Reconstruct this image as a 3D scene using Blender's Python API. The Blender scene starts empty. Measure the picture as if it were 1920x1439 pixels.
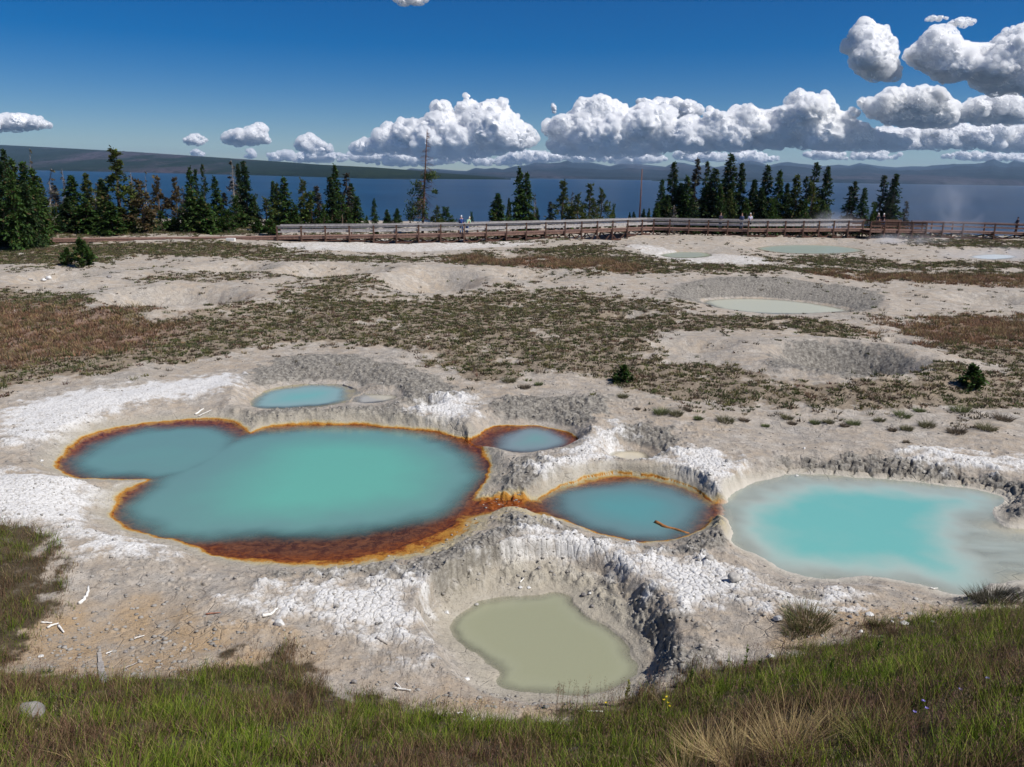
import bpy, bmesh, math, random
import numpy as np
from mathutils import Vector, Matrix
HAZE = True; STEAM = True
random.seed(7); rng = np.random.default_rng(11)
C = bpy.context.scene.collection
R = math.radians
F = 1500.0; PITCH = math.atan(391.5/F); ROLL = R(0.9); CAMZ = 6.5
LAKE = -14.0
# ---------------------------------------------------------------- camera
_r = np.array([1., 0, 0]); _u = np.array([0, math.sin(PITCH), math.cos(PITCH)]); _f = np.array([0, math.cos(PITCH), -math.sin(PITCH)])
CR = math.cos(ROLL)*_r+math.sin(ROLL)*_u; CU = -math.sin(ROLL)*_r+math.cos(ROLL)*_u; CF = _f
cd = bpy.data.cameras.new('camera'); cam = bpy.data.objects.new('camera', cd); C.objects.link(cam)
M = Matrix(((CR[0], CU[0], -CF[0], 0), (CR[1], CU[1], -CF[1], 0), (CR[2], CU[2], -CF[2], CAMZ), (0, 0, 0, 1)))
cam.matrix_world = M
cd.sensor_width = 36; cd.lens = 36*F/1920; cd.clip_start = 0.1; cd.clip_end = 200000
bpy.context.scene.camera = cam
def ray(px, py): return CF+(px-960)/F*CR-(py-719.5)/F*CU
def G(px, py, z=0.):
    d = ray(px, py); t = (z-CAMZ)/d[2]; return (d[0]*t, d[1]*t)
def D(px, py, dist):
    d = ray(px, py); t = dist/d[1]; return np.array([d[0]*t, dist, CAMZ+d[2]*t])
def proj(x, y, z):
    v = np.array([x, y, z-CAMZ]); k = v@CF
    return 960+F*(v@CR)/k, 719.5-F*(v@CU)/k
# ---------------------------------------------------------------- noise
def _h(ix, iy, s):
    h = (ix.astype(np.int64)*374761393+iy.astype(np.int64)*668265263+s*1442695041) & 0xFFFFFFFF
    h = ((h ^ (h >> 13))*1274126177) & 0xFFFFFFFF
    h = ((h ^ (h >> 16))*2246822519) & 0xFFFFFFFF
    return (h ^ (h >> 15)) & 0xFFFFFFFF
def perlin(x, y, s=0):
    x0 = np.floor(x); y0 = np.floor(y); fx = x-x0; fy = y-y0
    u = fx*fx*fx*(fx*(fx*6-15)+10); v = fy*fy*fy*(fy*(fy*6-15)+10)
    def g(dx, dy):
        a = _h(x0+dx, y0+dy, s)*(2*np.pi/4294967296.)
        return np.cos(a)*(fx-dx)+np.sin(a)*(fy-dy)
    a = g(0, 0); b = g(1, 0); c = g(0, 1); d = g(1, 1)
    return 1.4*((a+(b-a)*u)+((c+(d-c)*u)-(a+(b-a)*u))*v)
def fbm(x, y, o=4, s=0, gain=.5):
    r = 0; a = 1.; f = 1.
    for i in range(o): r = r+a*perlin(x*f+i*17.3, y*f-i*9.1, s+i); a *= gain; f *= 2.03
    return r
def ridged(x, y, o=4, s=0):
    r = 0; a = 1.; f = 1.
    for i in range(o): r = r+a*(1-2*np.abs(perlin(x*f+i*7.7, y*f+i*3.1, s+i))); a *= .55; f *= 2.1
    return r
def worley(x, y, s=0):
    x0 = np.floor(x); y0 = np.floor(y); f1 = np.full(x.shape, 9.); f2 = f1.copy(); idv = np.zeros(x.shape)
    for dx in (-1, 0, 1):
        for dy in (-1, 0, 1):
            h = _h(x0+dx, y0+dy, s); jx = (h & 0xFFFF)/65536.; jy = (h >> 16)/65536.
            d = np.hypot(x0+dx+.1+.8*jx-x, y0+dy+.1+.8*jy-y)
            m = d < f1; f2 = np.where(m, f1, np.minimum(f2, d)); idv = np.where(m, jx*.6+jy*.4, idv); f1 = np.where(m, d, f1)
    return f1, f2, idv
def sst(a, b, x):
    t = np.clip((x-a)/(b-a), 0, 1); return t*t*(3-2*t)
def smooth_poly(pts, k=3):
    P = np.array(pts, float); n = len(P); out = []
    for i in range(n):
        p0, p1, p2, p3 = P[i-1], P[i], P[(i+1) % n], P[(i+2) % n]
        for j in range(k):
            t = j/k; out.append(.5*((2*p1)+(-p0+p2)*t+(2*p0-5*p1+4*p2-p3)*t*t+(-p0+3*p1-3*p2+p3)*t**3))
    return np.array(out)
FAR = 50.
def sdist(x, y, P, margin=6.):
    """signed distance to polygon (negative inside); FAR when beyond margin"""
    out = np.full(x.shape, FAR)
    m = (x > P[:, 0].min()-margin) & (x < P[:, 0].max()+margin) & (y > P[:, 1].min()-margin) & (y < P[:, 1].max()+margin)
    if not m.any(): return out
    X = x[m]; Y = y[m]; d = np.full(X.shape, 1e9); ins = np.zeros(X.shape, bool)
    n = len(P)
    for i in range(n):
        ax, ay = P[i]; bx, by = P[(i+1) % n]; ex, ey = bx-ax, by-ay; L = ex*ex+ey*ey+1e-12
        t = np.clip(((X-ax)*ex+(Y-ay)*ey)/L, 0, 1)
        d = np.minimum(d, (X-ax-t*ex)**2+(Y-ay-t*ey)**2)
        if ay != by:
            c = ((ay > Y) != (by > Y)) & (X < ex*(Y-ay)/(by-ay)+ax); ins ^= c
    d = np.sqrt(d); out[m] = np.where(ins, -d, d); return out
def W(px, z=0., k=3): return smooth_poly([G(a, b, z) for a, b in px], k)
# ---------------------------------------------------------------- object helpers
def tag(o, label=None, cat=None, group=None, kind=None):
    if label: o['label'] = label
    if cat: o['category'] = cat
    if group: o['group'] = group
    if kind: o['kind'] = kind
    return o
def empty(name, loc=(0, 0, 0), rz=0, label=None, cat=None, group=None):
    o = bpy.data.objects.new(name, None); C.objects.link(o); o.location = loc; o.rotation_euler = (0, 0, rz); o.empty_display_size = .3
    return tag(o, label, cat, group)
def mesh(name, V, Fc, mat, parent=None, smooth=False, attrs=None, cols=None):
    V = np.asarray(V, np.float32)
    me = bpy.data.meshes.new(name)
    if isinstance(Fc, np.ndarray):
        k = Fc.shape[1]; nf = len(Fc); me.vertices.add(len(V)); me.vertices.foreach_set('co', V.ravel())
        me.loops.add(nf*k); me.loops.foreach_set('vertex_index', Fc.astype(np.int32).ravel())
        me.polygons.add(nf); me.polygons.foreach_set('loop_start', np.arange(0, nf*k, k, dtype=np.int32))
        me.update(calc_edges=True)
    else:
        me.from_pydata([tuple(map(float, v)) for v in V], [], Fc); me.update()
    if smooth: me.polygons.foreach_set('use_smooth', np.ones(len(me.polygons), bool))
    for n, a in (attrs or {}).items():
        at = me.attributes.new(n, 'FLOAT', 'POINT'); at.data.foreach_set('value', np.asarray(a, np.float32).ravel())
    if cols is not None:
        at = me.color_attributes.new('Col', 'FLOAT_COLOR', 'POINT'); c = np.ones((len(V), 4), np.float32); c[:, :3] = cols
        at.data.foreach_set('color', c.ravel())
    if mat: me.materials.append(mat)
    o = bpy.data.objects.new(name, me); C.objects.link(o)
    if parent: o.parent = parent
    return o
class MB:
    def __init__(s): s.v = []; s.f = []
    def box(s, c, size, rz=0, M=None):
        b = len(s.v); cx, cy, cz = c; a, bb, h = [q/2 for q in size]
        for dx, dy, dz in ((-a, -bb, -h), (a, -bb, -h), (a, bb, -h), (-a, bb, -h), (-a, -bb, h), (a, -bb, h), (a, bb, h), (-a, bb, h)):
            x = dx*math.cos(rz)-dy*math.sin(rz); y = dx*math.sin(rz)+dy*math.cos(rz); s.v.append((cx+x, cy+y, cz+dz))
        s.f += [tuple(b+i for i in q) for q in ((0, 3, 2, 1), (4, 5, 6, 7), (0, 1, 5, 4), (1, 2, 6, 5), (2, 3, 7, 6), (3, 0, 4, 7))]
        return s
    def beam(s, p, q, w, h):
        p = Vector(p); q = Vector(q); d = (q-p).normalized(); side = d.cross(Vector((0, 0, 1)))
        side = side.normalized() if side.length > 1e-4 else Vector((1, 0, 0)); up = side.cross(d).normalized()
        b = len(s.v)
        for e in (p, q):
            for a, c in ((-1, -1), (1, -1), (1, 1), (-1, 1)): s.v.append(tuple(e+side*(a*w/2)+up*(c*h/2)))
        s.f += [tuple(b+i for i in t) for t in ((3, 2, 1, 0), (4, 5, 6, 7), (0, 1, 5, 4), (1, 2, 6, 5), (2, 3, 7, 6), (3, 0, 4, 7))]
        return s
    def tube(s, pts, rad, n=6):
        pts = [Vector(p) for p in pts]; b = len(s.v); m = len(pts)
        for i, p in enumerate(pts):
            d = (pts[min(i+1, m-1)]-pts[max(i-1, 0)]).normalized(); a = d.cross(Vector((0.13, .2, 1))); a = a.normalized() if a.length > 1e-3 else Vector((1, 0, 0)); c = d.cross(a)
            for k in range(n): t = 2*math.pi*k/n; s.v.append(tuple(p+(a*math.cos(t)+c*math.sin(t))*rad[i]))
        for i in range(m-1):
            for k in range(n): s.f.append((b+i*n+k, b+i*n+(k+1) % n, b+(i+1)*n+(k+1) % n, b+(i+1)*n+k))
        s.f.append(tuple(b+k for k in range(n))[::-1]); s.f.append(tuple(b+(m-1)*n+k for k in range(n)))
        return s
    def build(s, name, mat, parent=None, smooth=False):
        return mesh(name, s.v, s.f, mat, parent, smooth)
# ---------------------------------------------------------------- materials
def lin(r, g, b):
    f = lambda c: (c/255/12.92) if c/255 <= .04045 else ((c/255+.055)/1.055)**2.4
    return (f(r), f(g), f(b), 1)
class NT:
    def __init__(s, name, displ=False):
        s.m = bpy.data.materials.new(name); s.m.use_nodes = True; s.t = s.m.node_tree; s.n = s.t.nodes; s.n.clear()
        s.out = s.n.new('ShaderNodeOutputMaterial')
    def new(s, t, **k):
        n = s.n.new(t)
        for a, b in k.items(): setattr(n, a, b)
        return n
    def set(s, sock, v):
        if isinstance(v, bpy.types.NodeSocket): s.t.links.new(v, sock)
        else: sock.default_value = v
    def attr(s, name): return s.new('ShaderNodeAttribute', attribute_name=name).outputs['Fac']
    def col(s, name='Col'): return s.new('ShaderNodeAttribute', attribute_name=name).outputs['Color']
    def coord(s, scale=(1, 1, 1), obj=False):
        g = s.new('ShaderNodeTexCoord') if obj else s.new('ShaderNodeNewGeometry')
        mp = s.new('ShaderNodeMapping'); s.t.links.new(g.outputs['Object' if obj else 'Position'], mp.inputs[0]); mp.inputs['Scale'].default_value = scale; return mp.outputs[0]
    def noise(s, vec, scale, detail=4, rough=.55, dist=0.):
        n = s.new('ShaderNodeTexNoise'); s.set(n.inputs['Vector'], vec); n.inputs['Scale'].default_value = scale; n.inputs['Detail'].default_value = detail; n.inputs['Roughness'].default_value = rough; n.inputs['Distortion'].default_value = dist; return n.outputs['Fac']
    def vor(s, vec, scale, feature='DISTANCE_TO_EDGE'):
        n = s.new('ShaderNodeTexVoronoi', feature=feature); s.set(n.inputs['Vector'], vec); n.inputs['Scale'].default_value = scale; return n.outputs['Distance']
    def ramp(s, fac, a, b, lo=0., hi=1.):
        n = s.new('ShaderNodeMapRange', interpolation_type='SMOOTHSTEP'); s.set(n.inputs[0], fac); n.inputs[1].default_value = a; n.inputs[2].default_value = b; n.inputs[3].default_value = lo; n.inputs[4].default_value = hi; return n.outputs[0]
    def mix(s, f, a, b, mode='MIX'):
        n = s.new('ShaderNodeMix', data_type='RGBA', blend_type=mode); s.set(n.inputs[0], f); s.set(n.inputs[6], a); s.set(n.inputs[7], b); return n.outputs[2]
    def math(s, op, a, b=0., clamp=False):
        n = s.new('ShaderNodeMath', operation=op, use_clamp=clamp); s.set(n.inputs[0], a); s.set(n.inputs[1], b); return n.outputs[0]
    def bump(s, h, strength=.5, dist=.02, normal=None):
        n = s.new('ShaderNodeBump'); s.set(n.inputs['Height'], h); n.inputs['Strength'].default_value = strength; n.inputs['Distance'].default_value = dist
        if normal: s.set(n.inputs['Normal'], normal)
        return n.outputs[0]
    def pbr(s, col, rough=.9, spec=.2, normal=None, link=True, **k):
        n = s.new('ShaderNodeBsdfPrincipled'); s.set(n.inputs['Base Color'], col); s.set(n.inputs['Roughness'], rough); n.inputs['Specular IOR Level'].default_value = spec
        if normal: s.set(n.inputs['Normal'], normal)
        for a, b in k.items(): s.set(n.inputs[a.replace('_', ' ')], b)
        if link: s.t.links.new(n.outputs[0], s.out.inputs[0])
        return n.outputs[0]
def simple(name, rgb, var=.25, scale=8, rough=.85, spec=.2, bump=.3, stretch=(1, 1, 1)):
    t = NT(name); c = t.coord(stretch, obj=True); n = t.noise(c, scale, 5, .6)
    a = tuple(q*(1-var) for q in rgb[:3])+(1,); b = tuple(min(1, q*(1+var)) for q in rgb[:3])+(1,)
    t.pbr(t.mix(t.ramp(n, .3, .7), a, b), rough, spec, t.bump(n, bump, .02)); return t.m
# ================================================================= terrain fields
# pools: water outline, water level, further contours (outline, level), depth
P = {}
P['big'] = dict(z=-.22, out=[(215,965),(222,940),(240,918),(285,899),(240,898),(165,898),(125,886),(112,868),(128,846),(165,819),(220,802),(300,793),(380,787),(440,791),(468,813),(495,803),(560,797),(640,797),(700,800),(760,806),(820,812),(870,826),(896,838),(907,858),(914,880),(907,908),(884,932),(872,955),(850,985),(800,1010),(740,1030),(660,1045),(560,1051),(450,1047),(400,1035),(330,1013),(270,997),(222,980)],
  rim=[(150,1010),(100,960),(120,915),(60,880),(80,830),(150,790),(260,765),(400,755),(480,775),(560,778),(700,778),(830,790),(900,800),(960,870),(960,920),(930,1000),(890,1040),(780,1080),(600,1110),(420,1100),(260,1060)], rz=.0, dep=.8)
P['upper'] = dict(z=-.2, out=[(468,764),(476,746),(508,729),(560,721),(620,720),(658,723),(664,735),(652,750),(620,761),(560,766),(500,768)],
  rim=[(440,772),(440,720),(480,680),(560,660),(680,668),(780,700),(830,735),(800,765),(700,778),(560,780)], rz=.12, dep=.6)
P['shallow'] = dict(z=-.2, out=[(668,750),(685,741),(735,741),(742,746),(728,753),(692,757),(672,756)], rim=[(655,765),(655,735),(740,725),(775,740),(745,765)], rz=.0, dep=.08)
P['small'] = dict(z=-.22, out=[(884,826),(910,808),(950,800),(1000,798),(1040,805),(1070,815),(1082,828),(1060,838),(1010,847),(960,850),(920,842),(880,838)],
  rim=[(900,850),(870,800),(900,770),(930,752),(1000,745),(1090,745),(1135,755),(1140,770),(1110,800),(1120,825),(1090,852),(1010,870),(930,866)], rz=.14, dep=.6)
P['cream'] = dict(z=-.28, out=[(1138,852),(1170,845),(1210,849),(1224,858),(1208,866),(1180,869),(1152,862)],
  rim=[(1120,850),(1135,820),(1170,800),(1230,800),(1262,815),(1268,845),(1250,870),(1190,885),(1130,872)], rz=.0, dep=.3)
P['middle'] = dict(z=-.22, out=[(1000,942),(1050,915),(1100,898),(1160,890),(1220,893),(1270,905),(1300,918),(1335,943),(1347,958),(1332,980),(1296,1001),(1250,1015),(1200,1016),(1150,1006),(1090,990),(1040,970),(1008,954)],
  rim=[(960,960),(1000,905),(1070,880),(1170,868),(1280,880),(1350,915),(1370,950),(1360,990),(1320,1030),(1240,1048),(1140,1040),(1040,1010)], rz=.02, dep=.7)
P['right'] = dict(z=-.22, out=[(1362,942),(1385,918),(1430,900),(1500,890),(1600,895),(1700,902),(1800,914),(1870,928),(1884,942),(1862,962),(1885,985),(1940,990),(2060,985),(2120,1040),(2060,1095),(1930,1092),(1870,1100),(1850,1113),(1810,1122),(1770,1118),(1720,1100),(1632,1083),(1560,1087),(1500,1080),(1430,1052),(1395,1030),(1370,1005),(1366,970)],
  rim=[(1350,925),(1400,870),(1500,845),(1650,850),(1800,862),(1920,900),(1935,940),(1960,965),(2100,960),(2200,1040),(2080,1130),(1900,1135),(1810,1160),(1700,1130),(1620,1105),(1500,1105),(1400,1075),(1345,1020),(1350,970)], rz=.05, dep=.8)
P['olive'] = dict(z=-.44, out=[(843,1170),(860,1150),(905,1128),(960,1121),(1010,1118),(1035,1111),(1070,1118),(1092,1145),(1130,1170),(1170,1200),(1190,1230),(1196,1260),(1170,1290),(1090,1308),(1000,1303),(945,1291),(925,1276),(925,1262),(895,1242),(872,1218),(850,1196)],
  mid=[(808,1175),(815,1135),(850,1100),(930,1072),(1030,1062),(1110,1082),(1165,1120),(1205,1180),(1228,1240),(1220,1290),(1150,1335),(1000,1335),(900,1305),(860,1250),(820,1210)], mz=-.36,
  rim=[(770,1190),(775,1120),(820,1072),(920,1030),(1030,1012),(1150,1024),(1235,1085),(1280,1160),(1300,1240),(1270,1310),(1170,1350),(1000,1352),(890,1340),(830,1280),(790,1230)], rz=.06, dep=.4)
P['crater'] = dict(z=-.55, out=[(1318,566),(1350,561),(1420,560),(1500,566),(1575,578),(1590,586),(1500,590),(1420,588),(1350,580)],
  rim=[(1255,560),(1250,540),(1320,527),(1430,522),(1540,528),(1640,545),(1670,575),(1620,606),(1500,612),(1390,608),(1270,590)], rz=.15, dep=.3)
P['far'] = dict(z=-.14, out=[(1415,466),(1470,460),(1560,461),(1622,470),(1570,476),(1470,475)], rim=[(1390,466),(1470,455),(1570,456),(1650,470),(1570,481),(1460,481)], rz=0., dep=.3)
P['green'] = dict(z=-.14, out=[(1238,478),(1270,473),(1320,474),(1335,480),(1300,484),(1255,483)], rim=[(1215,478),(1270,469),(1340,471),(1355,481),(1300,488),(1240,487)], rz=0., dep=.3)
P['wet'] = dict(z=-.12, out=[(1815,482),(1850,477),(1900,479),(1905,484),(1860,487)], rim=[(1800,482),(1850,473),(1915,476),(1920,486),(1860,491)], rz=0., dep=.3)
for k, p in P.items():
    p['P'] = W(p['out'], p['z']); p['R'] = W(p['rim'], p['rz'])
    if 'mid' in p: p['M'] = W(p['mid'], p['mz'])
CHAN = [W([(860,936),(900,938),(1000,940),(1040,935),(1040,956),(1000,954),(930,954),(860,962)], -.21, 2), W([(1335,944),(1385,950),(1440,968),(1438,974),(1385,962),(1340,966)], -.21, 2), W([(640,738),(690,741),(690,750),(640,750)], -.19, 2)]
# dry craters: centre px, radius px, far/near, depth, rim
DRY = [((810,530),(105,20),1.1,.18),((330,572),(140,20),1.3,.35),((430,508),(90,11),.8,.2),((630,512),(110,13),.9,.2),((1590,688),(130,30),1.1,.3),((1690,642),(22,7),.4,.05),((1300,655),(90,12),.35,.05),((790,1000-240),(40,12),.25,.05),((960,484),(70,9),.7,.1),((1000,520),(120,10),.4,.1),((1180,590),(70,8),.4,.05),((1860,560),(90,10),.5,.1),((100,528),(90,14),.5,.25),((1150,452),(160,5),.5,.1)]
DRYW = []
for (cx, cy), (rx, ry), dep, rim in DRY:
    a = np.array(G(cx, cy)); b = np.array(G(cx+rx, cy)); c = np.array(G(cx, cy-ry)); e = np.array(G(cx, cy+ry))
    DRYW.append((a[0], (c[1]+e[1])/2, abs(b[0]-a[0]), abs(c[1]-e[1])/2, dep, rim))
WHITE = [[(430,1150),(560,1105),(700,1085),(800,1088),(825,1105),(785,1130),(785,1180),(800,1260),(740,1230),(620,1180),(520,1165)],
 [(880,1075),(950,1020),(1000,990),(1080,1008),(1200,1032),(1300,1050),(1430,1090),(1420,1130),(1300,1160),(1255,1150),(1210,1095),(1120,1052),(1000,1045)],
 [(990,880),(1040,860),(1100,822),(1150,800),(1172,806),(1140,838),(1150,872),(1080,884),(1020,896)],
 [(1225,868),(1270,845),(1330,845),(1400,872),(1392,905),(1345,925),(1280,895)],
 [(0,775),(130,740),(420,705),(440,735),(250,765),(100,830),(0,840)],[(-60,890),(150,905),(255,905),(190,950),(120,1010),(-60,1000)],
 [(760,768),(830,745),(890,748),(900,772),(850,795),(800,790)],[(1700,845),(1900,860),(1960,890),(1720,872)],[(1440,1130),(1600,1130),(1560,1170),(1440,1160)],
 [(640,455),(960,450),(1000,462),(700,474),(480,468)],[(1170,463),(1420,482),(1440,500),(1300,498),(1240,486)],[(1145,830),(1172,812),(1155,798),(1130,808)],[(100,1020),(230,1000),(330,1040),(200,1060)]]
GREY = [[(470,700),(560,668),(700,676),(800,706),(880,745),(760,760),(745,738),(660,712),(560,710),(490,722)],
 [(450,778),(520,770),(660,765),(740,765),(885,812),(870,822),(760,798),(640,788),(500,795),(466,805)],
 [(930,910),(985,860),(1080,880),(1170,868),(1310,890),(1300,905),(1150,882),(1050,905),(985,935),(925,928)],
 [(930,1000),(960,962),(1050,990),(1150,1017),(1250,1024),(1350,1000),(1310,1045),(1200,1035),(1080,1005),(980,1008),(900,1080),(840,1095),(700,1085),(500,1082),(620,1068),(780,1050),(880,1010)],
 [(1165,1095),(1225,1125),(1290,1200),(1310,1300),(1240,1300),(1200,1220),(1150,1140),(1070,1068),(950,1065),(960,1045),(1080,1050)],
 [(1440,700),(1480,660),(1600,660),(1700,680),(1690,712),(1600,725),(1500,712)],[(960,790),(920,760),(1000,745),(1135,748),(1135,775),(1090,800),(1000,795)],
 [(1135,845),(1150,815),(1200,798),(1262,812),(1262,850),(1225,855)],[(1420,890),(1500,860),(1700,865),(1900,905),(1895,945),(1700,900),(1500,888)],
 [(1255,560),(1300,530),(1450,525),(1640,545),(1640,575),(1590,580),(1440,560)],[(1300,1020),(1330,975),(1380,980),(1370,1010),(1340,1030)],[(1870,1100),(1900,1090),(1960,1095),(1960,1150),(1850,1140),(1800,1135)],[(1855,960),(1900,945),(1960,940),(1960,980),(1890,985)],[(180,800),(380,770),(440,778),(250,805)]]
SOIL = [[(10,1180),(120,1140),(300,1130),(480,1180),(620,1230),(500,1330),(100,1330),(10,1280)],[(1450,1180),(1500,1140),(1700,1160),(1850,1150),(1900,1180),(1600,1260),(1440,1240)],[(780,1310),(900,1320),(1200,1310),(1200,1370),(800,1370)]]
VEG = [([(-400,545),(130,556),(180,588),(330,604),(440,590),(560,555),(640,530),(700,545),(800,565),(960,538),(1060,555),(1200,582),(1330,590),(1500,596),(1640,612),(1600,640),(1400,625),(1240,635),(1260,680),(1380,690),(1450,720),(1580,735),(1700,720),(1720,700),(1900,700),(2300,690),(2300,775),(1900,765),(1600,775),(1400,762),(1240,748),(1170,732),(1100,705),(960,712),(860,705),(790,680),(740,655),(560,650),(480,660),(330,680),(200,700),(60,720),(-400,790)],1.),
 ([(-600,455),(60,458),(160,460),(480,462),(560,480),(400,486),(250,484),(160,492),(-600,495)],1.),([(400,482),(600,478),(780,484),(900,488),(780,494),(520,494)],.8),([(800,482),(1000,470),(1140,462),(1180,478),(1240,490),(1300,498),(1500,505),(2200,520),(2200,545),(1700,530),(1480,520),(1200,518),(960,510),(840,498)],.9),
 ([(1430,484),(1560,480),(1700,492),(2200,498),(2200,512),(1900,512),(1600,506),(1480,500)],.8),([(1660,595),(1800,588),(2300,585),(2300,680),(1850,690),(1720,640)],1.),([(240,532),(330,518),(470,520),(560,522),(520,530),(300,536)],.7),([(570,528),(640,518),(700,530),(690,545),(560,548)],.9),
 ([(1000,535),(1240,560),(1300,580),(1180,590),(1000,560)],.75),([(560,445),(960,438),(1100,452),(980,460),(560,452)],.6),([(1180,436),(1600,434),(1900,450),(1500,447)],.5),([(1700,455),(2100,450),(2100,472),(1760,470)],.7),([(0,500),(160,495),(200,508),(0,512)],.4),([(700,450),(820,449),(840,454),(700,456)],.5),([(1230,752),(1900,768),(1930,810),(1700,800),(1300,785)],.35),([(-300,420),(300,420),(500,432),(500,448),(-300,452)],.6)]
RED = [[(-300,560),(260,600),(300,640),(100,680),(-300,690)],[(860,485),(1150,495),(1200,515),(900,500)],[(1560,512),(2000,525),(2000,545),(1600,530)],[(1650,600),(2000,590),(2000,640),(1700,650)]]
GRASS = [[(-300,1012),(55,1010),(105,1048),(122,1090),(100,1150),(60,1200),(32,1235),(12,1258),(-300,1270)],
 [(-900,1235),(0,1278),(40,1302),(110,1326),(250,1330),(340,1322),(400,1278),(430,1248),(520,1236),(585,1256),(620,1300),(690,1325),(760,1345),(830,1370),(960,1376),(1060,1364),(1150,1342),(1230,1312),(1330,1278),(1420,1268),(1500,1255),(1590,1235),(1660,1212),(1760,1195),(1850,1178),(1930,1160),(2600,1050)]]
WHITEW = [W(p, 0) for p in WHITE]; GREYW = [W(p, 0) for p in GREY]; SOILW = [W(p, 0) for p in SOIL]; VEGW = [(W(p, 0, 2), w) for p, w in VEG]; REDW = [W(p, 0, 2) for p in RED]
g2 = [G(a, b, 0) for a, b in GRASS[1]]
GRASSW = [W(GRASS[0], 0), np.array(g2+[(30, 3.), (30, -12.), (-30, -12.), (-30, 3)])]
hill_x = np.array([G(a, b, 0)[0] for a, b in GRASS[1]]); 
HE = [(-14, 8.9), (-6.5, 9.1), (-4.5, 9.1), (-2.5, 8.9), (-.8, 8.4), (.6, 8.3), (1.8, 8.8), (3.2, 9.6), (5, 10.3), (7, 11), (14, 13)]
def maskset(x, y, polys, soft, warp):
    m = np.zeros(x.shape)
    for p in polys: m = np.maximum(m, sst(soft, -soft, sdist(x, y, p, 3)+warp))
    return m
def fields(x, y):
    r = np.hypot(x, y); near = r < 130
    wx = .09*fbm(x*1.3, y*1.3, 5, 3)*sst(4, 8, r); wy = .09*fbm(x*1.1, y*1.1, 4, 9)
    X = x+wx; Y = y+wy
    H = np.zeros(x.shape); big = fbm(x*.06, y*.06, 3, 21)
    base = .25*big*sst(22, 45, r)+.10*fbm(x*.35, y*.35, 4, 5)+.02+.25*sst(60, 80, y)
    base = base+.22*sst(-5, -9, x)*sst(20, 12, y)
    for cx, cy, rx, ry, dep, rim in DRYW:
        q = np.hypot((X-cx)/rx, (Y-cy)/ry); base = base-(dep+rim)*sst(1.15, .1, q)+rim*np.exp(-((q-1.2)/.5)**2)
    num = base*(1/1.1)**3; den = np.full(x.shape, (1/1.1)**3); F_ = {}
    bed = np.zeros(x.shape)
    for k, p in P.items():
        mg = 1.8 if p['P'][:, 1].max() < 40 else 5
        sd = sdist(X, Y, p['P'], 4. if mg < 2 else 8); F_[k] = sd
        rd = sdist(X, Y, p['R'], 4. if mg < 2 else 8)
        m = sd < FAR
        t = np.clip(sd/np.maximum(sd-rd, 1e-3), 0, 1); t = np.where(rd > 0, 1, t)
        pw = 1.25 if k in ('big', 'right') else .85
        h = p['z']+(p['rz']-p['z'])*t**pw
        if 'M' in p:
            md = sdist(X, Y, p['M'], 4.); tt = np.clip(sd/np.maximum(sd-md, 1e-3), 0, 1); t2 = np.clip(md/np.maximum(md-rd, 1e-3), 0, 1)
            h = np.where(md < 0, p['z']+(p['mz']-p['z'])*tt, p['mz']+(p['rz']-p['mz'])*sst(-.1, .8, np.where(rd > 0, 1, t2)))
        h = np.where(sd < 0, p['z']-.32*p['dep']*(1-np.exp(-(np.minimum(sd, 0)/(1.9 if mg < 2 else 3))**2))-.05*sst(.04, -.12, sd), h)
        w = np.where(m, 1/(np.maximum(sd, 0)/(mg/1.8)+.04)**3, 0)*np.where(rd > 0, np.exp(-np.maximum(rd, 0)*2.2/mg*1.8), 1)
        num += w*h; den += w
    H = num/den
    ch = np.full(x.shape, FAR)
    for c in CHAN: ch = np.minimum(ch, sdist(X, Y, c, 3))
    H = np.where(ch < 1, np.minimum(H, H*sst(0, .5, ch)+(-.25)*sst(.5, 0, ch)), H)
    sdw = np.full(x.shape, FAR)
    for k in F_: sdw = np.minimum(sdw, F_[k])
    wn = .25*fbm(x*2.2, y*2.2, 4, 31)
    white = maskset(x, y, WHITEW, .75, wn*2.2)*(1-.35*sst(30, 40, r)); grey = maskset(x, y, GREYW, .5, wn*1.6); soil = maskset(x, y, SOILW, .5, wn*1.5)
    wnear = white*sst(30, 22, r); H = H+.08*wnear*sst(0, .6, sdw)
    dryg = sst(.1, .35, sdw)
    # cracked plates, clods, rough crust
    mid = near & (r > 6)
    vegm = np.zeros(x.shape); vw = .9*fbm(x*.55, y*.55, 4, 41)+.55*fbm(x*2.2, y*2.2, 4, 43)
    far = sst(18, 60, y)
    for p, w in VEGW:
        sd = sdist(x, y, p, 8); vegm = np.maximum(vegm, w*sst(.6, -.9, sd/(.6+2.2*far)+vw))
    vegm *= sst(.0, .8, sdw)
    patch = fbm(x*.45+3, y*.3, 4, 47)+.6*fbm(x*1.7, y*1.7, 3, 48)
    vegm *= sst(-.75, .0, patch+.35*far*0+.3*vegm+.45*sst(-6, -14, x)*sst(50, 30, y))
    red = maskset(x, y, REDW, 1.5, vw)
    grass = np.zeros(x.shape); crack = np.zeros(x.shape)
    for p in GRASSW: grass = np.maximum(grass, sst(.35, -.3, sdist(x, y, p, 4)+wn*1.5))
    he = np.interp(x, [a for a, b in HE], [b for a, b in HE]); s = he-y
    hill = .56*(np.sqrt(s*s+.35)+s)/2
    hill = hill+.07*fbm(x*.8, y*.8, 4, 51)*sst(0, 1.5, s)
    hill = np.where(hill > 4.3, 4.3+(hill-4.3)*.25, hill)
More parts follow.
